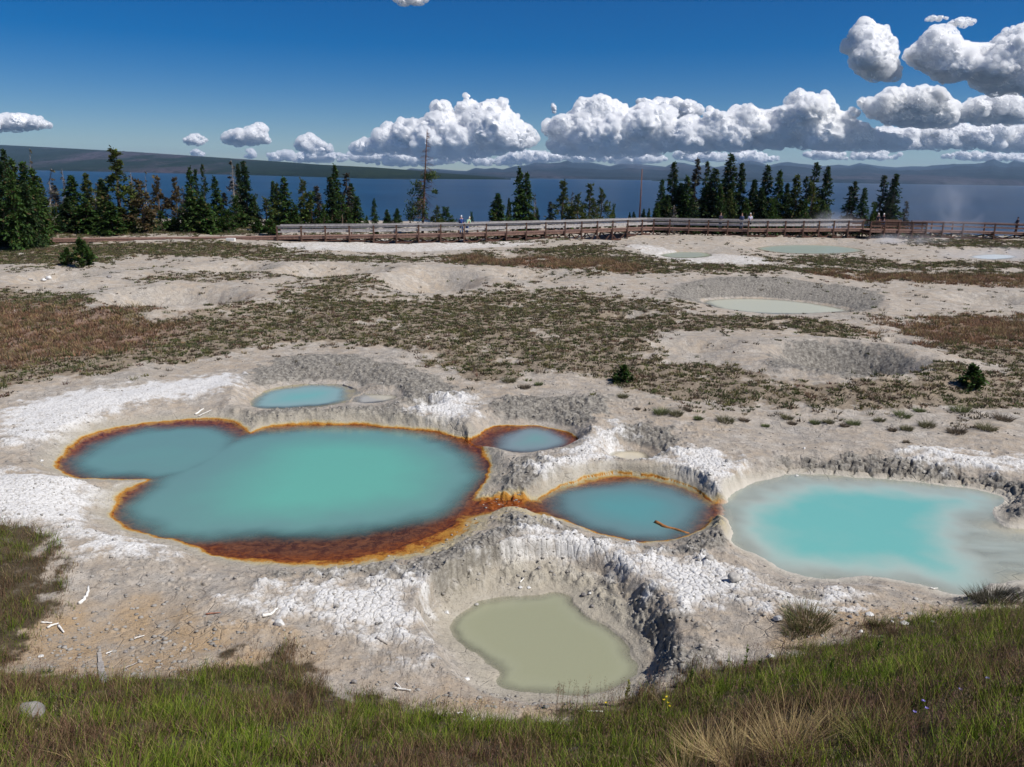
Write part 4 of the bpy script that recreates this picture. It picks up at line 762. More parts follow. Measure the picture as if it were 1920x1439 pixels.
def person(px, dist, deckz, face, shirt, trousers, hair, label, h=1.72, lean=0., armL=0., armR=0., hat=None, sleeves=.5, shorts=False):
    """face: direction the person looks (radians, 0 = towards +y); arm: 0 hanging, 1 forearm raised to the rail or the face"""
    x = D(px, 400, dist)[0]; o = empty('person', (x, dist, deckz+.025), face, label, 'person', 'visitors on the boardwalk'); k = h/1.75
    L = lambda y, z: (y+lean*max(0, z-.9)*.9, z)
    def J(x_, y, z): yy, zz = L(y, z); return (x_*k, yy*k, (zz-.12*abs(lean)*max(0, z-.9))*k)
    hip = J(0, 0, .95); body = [hip, J(0, 0, 1.15), J(0, 0, 1.38), J(0, .0, 1.50), J(0, .02, 1.62), J(0, .02, 1.74)]; rad = [.14, .135, .14, .055, .085, .06]; ed = [(0, 1), (1, 2), (2, 3), (3, 4), (4, 5)]
    def arm(s_, a):
        sh = J(.17*s_, 0, 1.41); el_ = J(.23*s_, .02+.12*a, 1.14); wr = J(.2*s_-.08*s_*a, .06+.34*a, .90+.18*a+.55*max(0, a-1)); ha = J(.19*s_-.1*s_*a, .08+.4*a, .82+.24*a+.62*max(0, a-1)); b = len(body)
        body.extend([sh, el_, wr, ha]); rad.extend([.052, .042, .031, .036]); ed.extend([(2, b), (b, b+1), (b+1, b+2), (b+2, b+3)])
        hb = b+3
        for q in range(5):      # five short fingers
            body.append(tuple(np.array(ha)+np.array([(q-2)*.017*k, .02*k, -.075*k+(.03*k if q in (0,) else 0)]))); rad.append(.009); ed.append((hb, len(body)-1))
        return [sh, el_, wr]
    aL = arm(-1, armL); aR = arm(1, armR); legs = []
    for s_ in (-1, 1):
        b = len(body); lg = [J(.09*s_, 0, .88), J(.1*s_, .02, .5), J(.1*s_, -.02, .09), J(.11*s_, .13, .035)]; legs.append(lg); body += lg; rad += [.095, .062, .042, .035]; ed += [(0, b), (b, b+1), (b+1, b+2), (b+2, b+3)]
    skin_mesh('body', body, ed, rad, SKIN, o)
    tj = [J(0, 0, .9), J(0, 0, 1.15), J(0, 0, 1.38), J(0, 0, 1.47)]; tr_ = [.158, .152, .155, .075]; te = [(0, 1), (1, 2), (2, 3)]
    for a in (aL, aR):
        b = len(tj); e2 = np.array(a[1])*1.; w2 = np.array(a[1])+(np.array(a[2])-np.array(a[1]))*(.85 if sleeves > .9 else .02); tj += [a[0], tuple(e2), tuple(w2)]; tr_ += [.066, .056, .045]; te += [(2, b), (b, b+1), (b+1, b+2)]
    skin_mesh('shirt', tj, te, tr_, cloth(shirt), o)
    tj = [J(0, 0, .97)]; tr_ = [.158]; te = []
    for lg in legs:
        b = len(tj); kn = lg[1]; an = lg[2] if not shorts else tuple(np.array(lg[1])+(np.array(lg[2])-np.array(lg[1]))*.05); tj += [lg[0], kn, an]; tr_ += [.107, .076, .058]; te += [(0, b), (b, b+1), (b+1, b+2)]
    skin_mesh('trousers', tj, te, tr_, cloth(trousers), o)
    hd = np.array(body[4]); V, Fc = ICO3; hm = V*np.array([.088, .105, .118])*k; hm = hm[:, :]+hd+np.array([0, -.015, .055])*k
    keep = ~((V[:, 1] > .25) & (V[:, 2] < .35)); hm = np.where(keep[:, None], hm, hm-np.array([0, .035, 0])*k)
    mesh('hair' if not hat else 'hat', hm, Fc, cloth(hair if not hat else hat), o, True)
    f = MB(); 
    for s_ in (-1, 1): f.box(tuple(hd+np.array([.032*s_, .085, .02])*k), (.022, .01, .012))
    f.build('eyes', cloth((.03, .02, .02)), o); MB().tube([hd+np.array([0, .08, .02])*k, hd+np.array([0, .112, -.02])*k], [.008, .014], 6).build('nose', SKIN, o)
    MB().box(tuple(hd+np.array([0, .083, -.05])*k), (.045, .012, .01)).build('mouth', cloth((.3, .1, .09)), o)
    sh = MB()
    for lg in legs: a = np.array(lg[3]); sh.beam(a-np.array([0, .17, .005]), a+np.array([0, .1, -.005]), .1, .08)
    sh.build('shoes', cloth((.05, .045, .04)), o); return o
person(865, 77.6, .93, math.pi*.05, (.03, .07, .22), (.05, .1, .25), (.7, .7, .7), 'white haired person in a dark blue jacket leaning at the railing, facing the lake', lean=.1, armL=.5, armR=.5, sleeves=1)
person(875.5, 77.9, .93, -math.pi*.2, (.42, .62, .42), (.08, .14, .3), (.6, .62, .5), 'person in a pale green top bending beside the blue jacket at the railing', h=1.62, lean=.65, armL=.6, armR=.6, sleeves=1)
person(1352, 88.6, 1.1, -2.8, (.03, .03, .05), (.05, .06, .09), (.08, .05, .04), 'person in dark clothes standing before the dark grove', armL=.6, sleeves=1)
person(1392, 88.6, 1.12, math.pi*.8, (.10, .13, .22), (.16, .2, .28), (.25, .16, .09), 'person in a blue grey top and jeans, left one of the pair walking', armL=.3, armR=.4, sleeves=1, h=1.68)
person(1407.5, 88.4, 1.12, math.pi*.95, (.62, .6, .72), (.03, .03, .04), (.7, .7, .7), 'person in a pale lilac shirt and white cap, right one of the pair', hat=(.8, .8, .78), armR=.3)
person(1648, 91.2, 1.15, -.4, (.03, .035, .05), (.04, .045, .06), (.6, .55, .5), 'person in black with a pale cap and raised arm on the platform', armL=1.5, hat=(.65, .6, .55), h=1.78)
person(1658, 91.4, 1.15, -.9, (.02, .02, .025), (.08, .22, .45), (.6, .55, .5), 'person in black shirt and blue shorts, right one on the platform', hat=(.75, .72, .68), armR=.6, shorts=True, h=1.76)
person(1911, 95.4, .85, math.pi*.5, (.05, .05, .07), (.10, .06, .05), (.05, .04, .035), 'person in a dark jacket walking near the right edge', armL=.3, armR=.6, sleeves=1)
# ================================================================= ground cover on the flats
def blades(x, y, z, hgt, wid, lean, az, col, seg=3, droop=.4):
    """vectorised curved blades; returns verts, quads, colours"""
    n = len(x); V = np.zeros((n, (seg+1)*2, 3)); dx, dy = np.cos(az), np.sin(az); ax_ = rng.uniform(0, 2*np.pi, n); px_, py_ = np.cos(ax_), np.sin(ax_)
    for i in range(seg+1):
        t_ = i/seg; w_ = wid*(1-t_**1.5)*.5+.0004; hh = hgt*(t_-droop*.35*lean*t_*t_); of = hgt*lean*t_**1.7
        for j, s_ in enumerate((-1, 1)):
            V[:, 2*i+j, 0] = x+dx*of+px_*w_*s_; V[:, 2*i+j, 1] = y+dy*of+py_*w_*s_; V[:, 2*i+j, 2] = z+hh
    base = np.arange(n)[:, None]*(seg+1)*2; q = np.array([[2*i, 2*i+1, 2*i+3, 2*i+2] for i in range(seg)]).ravel()
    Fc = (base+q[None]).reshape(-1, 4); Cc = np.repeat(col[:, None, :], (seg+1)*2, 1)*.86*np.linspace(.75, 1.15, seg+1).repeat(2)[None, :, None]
    return V.reshape(-1, 3), Fc, Cc.reshape(-1, 3)
def plant_mat(name, trans=.3):
    t = NT(name); c = t.col(); p = t.pbr(c, .7, .25, link=False); tr = t.new('ShaderNodeBsdfTranslucent'); t.set(tr.inputs[0], c); m = t.new('ShaderNodeMixShader'); m.inputs[0].default_value = trans
    t.set(m.inputs[1], p); t.set(m.inputs[2], tr.outputs[0]); t.set(t.out.inputs[0], m.outputs[0]); return t.m
PM = plant_mat('plant'); 
def pick(n, cols, wts):
    wts = np.array(wts, float); wts /= wts.sum(); i = rng.choice(len(cols), n, p=wts); return np.array(cols)[i]*rng.uniform(.7, 1.3, (n, 1))
N = 120000; yy = rng.uniform(17, 100, N*3); xx = rng.uniform(-1, 1, N*3)*(.70*yy+2); m = rng.uniform(0, 1, N*3) < (.70*yy+2)/72*1; xx, yy = xx[m], yy[m]
vg = query(xx, yy, FD['veg']); rd = query(xx, yy, FD['red']); jit = fbm(xx*1.3, yy*1.3, 3, 201)
keep = rng.uniform(0, 1, len(xx)) < np.clip(np.maximum(vg*1.25-.12+.5*jit*vg, .05*(jit > .1)*(query(xx, yy, FD['F']['sdw']) > 1.2)*(query(xx, yy, FD['white']) < .2)*(yy > 21)), 0, .95)*(.9-.35*sst(40, 80, yy)); xx, yy, rd, vg = xx[keep], yy[keep], rd[keep], vg[keep]
zz = query(xx, yy); n = len(xx); print('tufts', n)
sizes = rng.uniform(.05, .15, n)*(1+.3*sst(30, 70, yy))*(1+.5*(rd > .5)); B = 16
tall = (rng.uniform(0, 1, n) < .12+.35*rd)
tc = pick(n, [(.11, .13, .045), (.17, .16, .06), (.16, .12, .085), (.10, .11, .055), (.28, .22, .12), (.20, .115, .08)], [3, 2.4, 2.6, 1.6, 1.2, .8]); rdc = pick(n, [(.30, .17, .10), (.36, .27, .13), (.24, .15, .10)], [3, 2, 2]); tc = np.where((rng.uniform(0, 1, n) < rd*.8)[:, None], rdc, tc)
tc = np.where((vg < .35)[:, None] & (rng.uniform(0, 1, n) < .5)[:, None], pick(n, [(.15, .13, .09)], [1]), tc)
X = np.repeat(xx, B); Y = np.repeat(yy, B); Z = np.repeat(zz, B); S = np.repeat(sizes, B); TL = np.repeat(tall, B); a = rng.uniform(0, 2*np.pi, n*B); rr_ = S*np.sqrt(rng.uniform(0, 1, n*B))*1.05
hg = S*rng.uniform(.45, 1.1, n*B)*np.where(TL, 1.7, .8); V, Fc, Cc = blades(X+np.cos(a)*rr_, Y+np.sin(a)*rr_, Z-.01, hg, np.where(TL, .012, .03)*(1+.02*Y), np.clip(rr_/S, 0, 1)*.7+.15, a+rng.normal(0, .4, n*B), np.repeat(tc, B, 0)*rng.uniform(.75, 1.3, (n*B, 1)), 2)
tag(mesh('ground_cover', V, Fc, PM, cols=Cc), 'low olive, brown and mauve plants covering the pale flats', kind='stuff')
# ================================================================= foreground grass
N = 680000; yy = 3.0+12*rng.uniform(0, 1, N)**1.15; xx = rng.uniform(-1, 1, N)*(.74*yy+3.2)
gm = query(xx, yy, FD['grass']); cn = fbm(xx*2.2, yy*2.2, 4, 211); cb = fbm(xx*.7, yy*.7, 4, 212)
lp = sst(0, 1, gm); keep = (rng.uniform(0, 1, N) < np.clip(lp*1.25*np.clip(.68+.8*cn, .42, 1.2), .0, 1)*(.75+0*yy)); xx, yy, gm, cn, cb = xx[keep], yy[keep], gm[keep], cn[keep], cb[keep]
n = len(xx); print('blades', n); zz = query(xx, yy)
greens = pick(n, [(.19, .27, .02), (.28, .33, .04), (.12, .19, .02), (.34, .34, .08)], [3, 2, 3, 1]); browns = pick(n, [(.22, .14, .075), (.15, .105, .055), (.29, .21, .11), (.24, .13, .085)], [3, 2, 2, 2]); straw = pick(n, [(.48, .36, .17), (.38, .27, .13)], [1, 1])
bz = np.clip(.38+.9*cb+.35*sst(7.2, 5, yy)*sst(-3.5, 0, xx)+.1*sst(-1, -4, xx)-.12*sst(2, 5, xx), .08, .92)
edge_b = .3*(gm < .9); col = np.where((rng.uniform(0, 1, n) < bz+edge_b)[:, None], browns, greens)
tx, ty = on(1450, 1400)[0][:2]; dst = np.hypot((xx-tx)/.55, (yy-ty)/.45); st_ = rng.uniform(0, 1, n) < .95*sst(1.3, .5, dst)+.03; col = np.where(st_[:, None], straw, col)
hg = (.055+.145*rng.uniform(0, 1, n)**1.3)*np.clip(1+1.1*cn, .45, 1.9)*np.where(gm < .9, .65, 1)*np.where(st_ & (dst < 1.3), 1.4, 1)
az = rng.normal(.4, 1.6, n)
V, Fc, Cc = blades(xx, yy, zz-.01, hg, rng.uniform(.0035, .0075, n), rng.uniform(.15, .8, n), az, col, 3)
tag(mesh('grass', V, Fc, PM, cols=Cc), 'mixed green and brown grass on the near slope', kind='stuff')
# fine flowering stems standing out of the grass
ns = 2600; yy = rng.uniform(4.2, 10, ns); xx = rng.uniform(-1, 1, ns)*(.68*yy+.5); gm = query(xx, yy, FD['grass']); k_ = (gm > .4) & (rng.uniform(0, 1, ns) < .25+.75*sst(-1.5, 1.5, xx)); xx, yy = xx[k_], yy[k_]; zz = query(xx, yy); n = len(xx); hg = rng.uniform(.22, .42, n)
lean = rng.uniform(.05, .3, n); az = rng.normal(.3, 1, n); V, Fc, Cc = blades(xx, yy, zz, hg, np.full(n, .003), lean, az, pick(n, [(.3, .2, .12), (.22, .13, .09), (.2, .2, .07)], [2, 2, 1]), 3)
B = 14; u = rng.uniform(.62, 1, n*B); X = np.repeat(xx+0, B)+np.repeat(np.cos(az)*hg*lean, B)*u**1.7+rng.normal(0, .012, n*B); Y = np.repeat(yy, B)+np.repeat(np.sin(az)*hg*lean, B)*u**1.7+rng.normal(0, .012, n*B); Z = np.repeat(zz, B)+np.repeat(hg*(1-.14*lean), B)*u
V2, F2, C2 = blades(X, Y, Z, np.full(n*B, .016), np.full(n*B, .006), np.full(n*B, .5), rng.uniform(0, 6.3, n*B), np.repeat(pick(n, [(.34, .22, .15), (.26, .14, .12), (.4, .31, .18)], [2, 2, 1]), B, 0), 1)
tag(mesh('seed_heads', np.concatenate([V, V2]), np.concatenate([Fc, F2+len(V)]), PM, cols=np.concatenate([Cc, C2])), 'fine reddish flowering grass stems above the near grass', kind='stuff')
def tuft(px, py, n, rad, h, cols, name, label, cat, wid=.006, group=None, lean=1., spread=.3):
    c, _ = on(px, py); a = rng.uniform(0, 2*np.pi, n); r_ = rad*np.sqrt(rng.uniform(0, 1, n)); x = np.cos(a)*r_; y = np.sin(a)*r_; z = query(x+c.x, y+c.y)-c.z
    V, Fc, Cc = blades(x, y, z-.01, h*rng.uniform(.5, 1.1, n), np.full(n, wid), (r_/rad*.6+spread)*lean, a+rng.normal(0, .3, n), pick(n, cols, [1]*len(cols)), 3)
    o = mesh(name, V, Fc, PM, cols=Cc); o.location = c; return tag(o, label, cat, group)
ST = [(.52, .39, .18), (.42, .30, .14), (.58, .45, .24)]
tuft(1475, 1425, 420, .17, .42, ST, 'grass_tuft', 'large straw coloured grass tuft at the bottom edge, biggest of the dry tufts', 'grass tuft', .004, 'dry grass tufts')
tuft(1330, 1425, 400, .16, .34, ST, 'grass_tuft', 'straw coloured grass tuft left of the largest dry tuft', 'grass tuft', .004, 'dry grass tufts')
tuft(1385, 1440, 400, .16, .36, ST, 'grass_tuft', 'straw coloured grass tuft touching the largest dry tuft on its left', 'grass tuft', .004, 'dry grass tufts')
tuft(1285, 1465, 260, .12, .28, ST, 'grass_tuft', 'short straw tuft cut by the bottom edge, leftmost of the dry tufts', 'grass tuft', .004, 'dry grass tufts')
tuft(1640, 1395, 260, .14, .26, [(.3, .3, .09), (.38, .3, .12), (.2, .24, .05)], 'grass_tuft', 'greenish yellow grass tuft right of the largest dry tuft', 'grass tuft', .004, 'dry grass tufts')
GB = [(.12, .17, .04), (.2, .18, .08), (.24, .16, .10)]
tuft(1515, 1170, 700, .30, .30, GB, 'grass_tuft', 'dark green and brown tussock on bare ground below the pale right pool', 'grass tuft', .006, 'tussocks on bare ground')
tuft(1490, 1190, 300, .18, .16, GB, 'grass_tuft', 'small dark tussock left of the larger one below the right pool', 'grass tuft', .006, 'tussocks on bare ground')
tuft(1644, 1175, 160, .09, .2, GB, 'grass_tuft', 'thin tussock among white stones below the right pool', 'grass tuft', .006, 'tussocks on bare ground')
tuft(1860, 1125, 700, .34, .22, [(.11, .09, .07), (.13, .12, .08), (.09, .09, .05)], 'shrub', 'grey brown shrub on the shore of the right pool', 'shrub', .008)
tuft(88, 1262, 90, .07, .09, [(.05, .09, .05), (.07, .11, .05)], 'grass_tuft', 'tiny dark green sprout on the tan soil right of the grassy patch', 'grass tuft', .006, 'tussocks on bare ground')
SH = [(1240,775,26),(1268,778,22),(1360,790,28),(1310,786,14),(1395,790,16),(1476,785,18),(1485,796,14),(1528,794,16),(1553,793,18),(1583,799,14),(1600,796,22),(1648,790,18),(1673,807,14),(1692,781,26),(1700,806,20),(1724,772,18),(1738,800,26),(1794,812,30),(1850,806,30),(1880,788,30),(1800,772,32),(1168,745,18),(1195,768,10),(1010,722,14),(955,716,24),(985,728,18),(1290,770,14),(1435,800,12),(1700,830,10)]
for i, (px, py, wp) in enumerate(sorted(SH)):
    dk = i % 3; c0 = [[(.17, .17, .09), (.2, .18, .10)], [(.2, .155, .115), (.17, .14, .10)], [(.14, .18, .07), (.18, .2, .09)]][dk]
    w_ = wp/2*(on(px, py)[1])*1/F*1.0
    tuft(px, py, 260, w_, w_*.9, c0, 'cushion_plant', f'{["olive", "brown", "green"][dk]} cushion plant, {ORD[i] if i < 25 else ["twenty-sixth","twenty-seventh","twenty-eighth","twenty-ninth"][i-25]} from left in row along the scrub edge', 'plant', .014, 'cushion plants along the scrub edge', spread=.5)
# ================================================================= stones
def rockmat(name, rgb): 
    t = NT(name); c = t.coord(obj=True); n = t.noise(c, 6, 6, .65); t.pbr(t.mix(t.ramp(n, .35, .65), tuple(q*.6 for q in rgb)+(1,), rgb+(1,)), .9, .2, t.bump(t.noise(c, 14, 6, .7), .8, .02)); return t.m
RW = rockmat('white_stone', (.78, .77, .75)); RG = rockmat('grey_stone', (.30, .28, .27)); RM = rockmat('pale_grey_stone', (.50, .48, .45))
def stone(px, py, wpx, asp, mat, label, seed, sub=0):
    c, t_ = on(px, py); rw = wpx/2*t_/F*1.0; g = np.random.default_rng(seed); V, Fc = ICO3; p = V.copy()
    nrm_ = g.normal(0, 1, (9, 3)); nrm_ /= np.linalg.norm(nrm_, axis=1)[:, None]
    for q in nrm_:
        lim = g.uniform(.55, .85); dd = p@q; p = p-np.where(dd > lim, dd-lim, 0)[:, None]*q*.9
    p = p*(1+.1*n3(V*2.2+seed*3.1, 5)+.05*n3(V*5+seed, 9))[:, None]; p = p*np.array([rw, rw*.85, rw*asp])
    o = mesh('stone', p, Fc, mat, smooth=False); o.location = (c.x, c.y, c.z+rw*asp*.45); o.rotation_euler = (0, 0, g.uniform(-.5, .5)); return tag(o, label, 'stone', 'loose stones')
STN = [(525,1172,25,.6,RW,'white angular stone on grey ground left of the olive pool bowl'),(57,1345,54,.75,RG,'rough grey boulder in the grass at the lower left'),(1376,1088,26,.85,RM,'pointed pale grey stone on the white ridge below the blue pool'),(1330,1050,18,.8,RM,'small grey stone on the white ridge, above the pointed one'),(1458,1162,20,.6,RW,'white stone left of the dark tussock below the right pool'),(1631,1154,17,.5,RW,'flat white stone right of the dark tussock'),(1672,1167,8,.6,RW,'tiny white stone between two larger ones near the slope grass'),(1695,1172,18,.6,RW,'white stone just above the slope grass at right'),(1748,1168,10,.6,RM,'small grey stone right of the white one above the slope grass'),(1613,1186,10,.8,RW,'small white stone below the flat white one'),(1445,1232,14,.6,RW,'white stone at the edge of the slope grass'),(1370,1240,14,.6,RM,'pale stone half hidden by the slope grass left of the white one'),
 (875,1275,15,.5,RW,'white stone on the left beach of the olive pool'),(838,1151,10,.9,RW,'white stone on the upper left beach of the olive pool'),(806,1154,6,.9,RM,'small grey stone left of the white one on the olive pool beach'),(894,1136,11,.7,RM,'pale stone at the waterline of the olive pool'),(976,1103,8,.8,RW,'left white pebble of a pair on the beach above the olive pool'),(992,1103,9,.6,RW,'right white pebble of a pair on the beach above the olive pool'),(1095,1117,12,.7,RG,'dark wet stone on the beach right of the olive pool'),(1106,1114,6,.9,RW,'tiny white stone beside the dark wet stone'),(1110,1138,9,.8,RG,'dark stone on the beach below the wet one'),(1010,1067,9,.8,RG,'dark stone on the back wall of the olive bowl'),
 (1494,894,7,.9,RW,'white pebble standing at the upper edge of the right pool'),(1364,866,10,.8,RM,'grey stone on the white mound left of the right pool'),(1598,848,6,.7,RG,'dark pebble above the cracked ledge'),(1508,842,6,.7,RW,'pale pebble above the left end of the cracked ledge'),(664,1281,13,.9,RG,'bluish grey stone at the grass edge left of the olive pool'),(215,1013,9,.9,RM,'grey stone on the shore near the rust edge at left'),(78,866,8,.7,RW,'white pebble left of the orange pool edge'),(77,1232,11,.5,RW,'white stone on tan soil near the left grass patch'),(236,1224,9,.9,RG,'dark stone on the tan soil right of the wooden stake'),(92,524,11,.9,RW,'right white rock of the pair in the left pale hollow'),(82,527,10,.7,RW,'left white rock of the pair in the left pale hollow'),(57,525,12,.35,RM,'flat pale slab left of the white pair in the hollow'),(205,521,12,.5,RG,'dark slab in the left pale hollow'),(1594,1158,12,.5,RG,'dark stone on the dirt right of the dark tussock'),(1716,1125,11,.7,RM,'pale stone on the shore bank of the right pool'),(1706,1152,14,.5,RM,'grey blue stone on the bank below the right pool'),(1592,1103,10,.5,RM,'brown grey stone at the lower edge of the right pool')]
for i, a in enumerate(STN): stone(*a, seed=300+i)
# scattered gravel and crumbs
n = 42000; yy = 8.5+24*rng.uniform(0, 1, n)**1.4; xx = rng.uniform(-1, 1, n)*(.68*yy+1); q = query(xx, yy, FD['grey'])+.5*query(xx, yy, FD['soil'])+.10+.5*np.clip(fbm(xx*.9, yy*.9, 3, 88), 0, 1); sdw_ = query(xx, yy, FD['F']['sdw']); k_ = (rng.uniform(0, 1, n) < q) & (sdw_ > .25) & (query(xx, yy, FD['grass']) < .3) & (query(xx, yy, FD['veg']) < .4); xx, yy = xx[k_], yy[k_]; zz = query(xx, yy); n = len(xx)
V0, F0 = ico(1); s_ = .007+.028*rng.uniform(0, 1, n)**4; V = V0[None]*(1+.25*rng.normal(0, 1, (n, len(V0), 1)))*s_[:, None, None]*np.array([1.2, 1, .7]); V = V+np.stack([xx, yy, zz+.2*s_], 1)[:, None]
t = NT('gravel'); t.pbr(t.mix(t.noise(t.coord(), 3., 2), (.07, .065, .06, 1), (.5, .47, .43, 1)), .95, .1)
tag(mesh('gravel', V.reshape(-1, 3), (np.arange(n)[:, None, None]*len(V0)+F0[None]).reshape(-1, 3), t.m), 'fine grey crumbs of sinter scattered around the pools', kind='stuff')
# ================================================================= driftwood
WDW = simple('bleached_wood', (.74, .72, .68), .12, 20, .8, .2, .4); WDG = simple('grey_wood', (.36, .33, .30), .3, 20, .85, .2, .5); WDR = simple('reddish_wood', (.35, .16, .10), .3, 20, .8, .2, .3); WDB = simple('stained_wood', (.30, .13, .04), .3, 12, .7, .3, .3)
def stick(pts, wpx, mat, label, z=0.02, taper=.5, name='driftwood', cat='stick', water=None, group='driftwood sticks'):
    P_ = []; 
    for px, py in pts:
        if water is None: p, t_ = on(px, py); P_.append(p+Vector((0, 0, z)))
        else: x, y = G(px, py, water); P_.append(Vector((x, y, water))); t_ = y*1.1
    if len(P_) > 2: pass
    r_ = wpx/2*t_/F; O = P_[0].copy(); n_ = len(P_); rads = [r_*(1-taper*i/(n_-1)) for i in range(n_)]
    dense_ = []; dr = []
    for i in range(n_-1):
        for j in range(3): f = j/3; dense_.append(P_[i].lerp(P_[i+1], f)-O+Vector(rng.normal(0, .15*r_, 3))); dr.append(rads[i]*(1-f)+rads[i+1]*f)
    dense_.append(P_[-1]-O); dr.append(rads[-1]); o = MB().tube(dense_, dr, 8).build(name, mat, None, True); o.location = O; return tag(o, label, cat, group)
stick([(148,1134),(158,1127),(164,1115),(166,1102)], 7, WDW, 'curved white stick on tan ground near the left grass patch')
stick([(78,1169),(88,1170),(98,1170)], 4, WDW, 'short flat white stick, upper one of three beside the left grass patch')
stick([(89,1179),(99,1175),(110,1171)], 5, WDW, 'white stick, middle one of three beside the left grass patch')
stick([(110,1176),(114,1181),(120,1188)], 5, WDW, 'stubby white stick, lowest of three beside the left grass patch')
stick([(492,1157),(508,1154),(521,1143)], 7, WDW, 'thick white stick above the white angular stone')
stick([(386,1154),(400,1152),(414,1151)], 3, WDR, 'thin reddish stick left of the white angular stone')
stick([(252,1200),(261,1197),(271,1194)], 3, WDW, 'thin pale stick on tan ground above the wooden stake')
stick([(199,1228),(205,1226),(211,1223)], 3, WDW, 'tiny pale stick right of the top of the wooden stake')
stick([(233,1256),(244,1251),(258,1245)], 3, WDG, 'grey twig right of the wooden stake')
stick([(220,1271),(232,1275),(243,1277)], 2.5, WDG, 'thin grey twig low right of the wooden stake')
stick([(706,1197),(715,1203),(727,1210)], 6, WDG, 'grey stick lying on white scales left of the olive bowl')
stick([(739,1292),(755,1295),(771,1297)], 4, WDW, 'white stick at the grass edge left of the olive pool')
stick([(742,1283),(748,1289),(752,1293)], 3, WDW, 'short twig crossing the white stick at the grass edge')
stick([(888,1352),(893,1348),(898,1345)], 5, WDW, 'small white stick at the grass edge below the olive pool')
stick([(857,1340),(863,1339),(870,1339)], 3, WDW, 'tiny white twig at the grass edge, left of the small white stick')
stick([(975,1094),(979,1090),(982,1087)], 3, WDW, 'tiny white twig above the pebble pair in the olive bowl')
stick([(644,723),(653,725),(664,729)], 4, WDG, 'dark log on the back shore of the small pale blue pool', name='log', cat='log')
stick([(366,779),(374,773),(382,768)], 4, WDW, 'bleached branch on the upper edge of the left lobe')
stick([(372,782),(382,777),(397,770)], 2, WDW, 'thin bleached branch right beside the thicker one on the left lobe edge')
stick([(1228,980),(1245,988),(1265,993),(1292,1001)], 9, WDB, 'orange stained log half sunk in the blue middle pool', water=-.225, name='log', cat='log')
stick([(1740,1434),(1765,1428),(1790,1430),(1815,1431)], 4, WDG, 'grey twig lying in the grass at the lower right', z=.05)
stick([(1100,1337),(1115,1336),(1130,1337)], 4, WDW, 'pale stick below the olive pool at the slope grass edge')
stick([(1743,1104),(1750,1106),(1758,1105)], 3, WDW, 'white stick on the lower shore of the right pool')
sp_ = [on(a_, b_)[0] for a_, b_ in ((194, 1281), (191, 1262), (188.5, 1244), (186.5, 1226))]; O = sp_[0].copy(); sk = MB()
for k in range(3): sk.beam(sp_[k]-O+Vector((0, 0, .012)), sp_[k+1]-O+Vector((0, 0, .012)), .075 if k < 2 else .05, .02)
o = sk.build('wooden_stake', WDG); o.location = O; tag(o, 'weathered wooden stake lying on the tan soil above the lower left grass', 'stake')
a, t_ = on(433, 452); o = MB().box((0, 0, .1), (.75, .4, .28)).build('timber_block', WDW); o.location = a; tag(o, 'pale timber block in front of the low boardwalk', 'block')
a, t_ = on(138, 452); o = MB().box((0, 0, .05), (1.0, .5, .22)).build('timber_block', WDG); o.location = a; tag(o, 'dark timber step at the left end of the low boardwalk', 'block')
# tall stalks and small flowers at the edge of the slope
def stalk(px, py, h, label, col, n=46, seed=0):
    g = np.random.default_rng(seed); c, _ = on(px, py); o = empty('tall_stalk', c, label=label, cat='plant', group='tall stalks at the slope edge'); MB().tube([(0, 0, 0), (.01, 0, h*.5), (.02, 0, h)], [.005, .004, .002], 5).build('stem', cloth((.12, .15, .04)), o)
    L = Leaves()
    for k in range(n): f = g.uniform(.25, 1.); a = g.uniform(0, 6.3); L.leaf(np.array([.02*f, 0, h*f]), np.array([math.cos(a), math.sin(a), 1.1]), .06*(1.15-f*.6), .022, np.array(col)*g.uniform(.7, 1.3))
    L.build('leaves', PM, o)
stalk(1394, 1268, .42, 'tallest leafy green stalk standing before the pale ground below the blue pool', (.12, .17, .03), seed=1)
stalk(1420, 1272, .26, 'short leafy stalk just right of the tallest one', (.11, .15, .03), seed=2); stalk(1293, 1290, .24, 'leafy stalk at the right edge of the olive bowl', (.11, .16, .03), seed=3)
stalk(1174, 1322, .34, 'yellowish seed stalk standing before the right end of the olive pool', (.25, .24, .07), seed=4); stalk(1198, 1318, .2, 'short seed stalk right of the yellowish one by the olive pool', (.28, .17, .1), seed=5)
stalk(1556, 1265, .2, 'short green stalk at the slope edge below the dark tussock', (.09, .14, .03), seed=6); stalk(1643, 1240, .34, 'dark leafy stalk rising between the white stones and slope grass', (.09, .14, .03), seed=7)
cnt = 0
ns = 420; px_ = rng.normal(1130, 70, ns); cx, cy = [], []
for k in range(60):
    p, _ = on(float(rng.uniform(1040, 1260)), float(rng.uniform(1318, 1345))); cx.append(p.x); cy.append(p.y)
cx, cy = np.array(cx), np.array(cy); cz = query(cx, cy); n = len(cx); hg = rng.uniform(.22, .42, n); lean = rng.uniform(.02, .15, n); az = rng.normal(.5, 1, n)
V, Fc, Cc = blades(cx, cy, cz, hg, np.full(n, .0035), lean, az, pick(n, [(.3, .22, .13), (.24, .15, .1)], [1, 1]), 3)
B = 30; u = rng.uniform(.6, 1, n*B); X = np.repeat(cx, B)+np.repeat(np.cos(az)*hg*lean, B)*u**1.7+rng.normal(0, .014, n*B); Y = np.repeat(cy, B)+np.repeat(np.sin(az)*hg*lean, B)*u**1.7+rng.normal(0, .014, n*B); Z = np.repeat(cz, B)+np.repeat(hg, B)*u*.98
V2, F2, C2 = blades(X, Y, Z, np.full(n*B, .014), np.full(n*B, .005), np.full(n*B, .5), rng.uniform(0, 6.3, n*B), np.repeat(pick(n, [(.42, .32, .2), (.3, .18, .13)], [2, 1]), B, 0), 1)
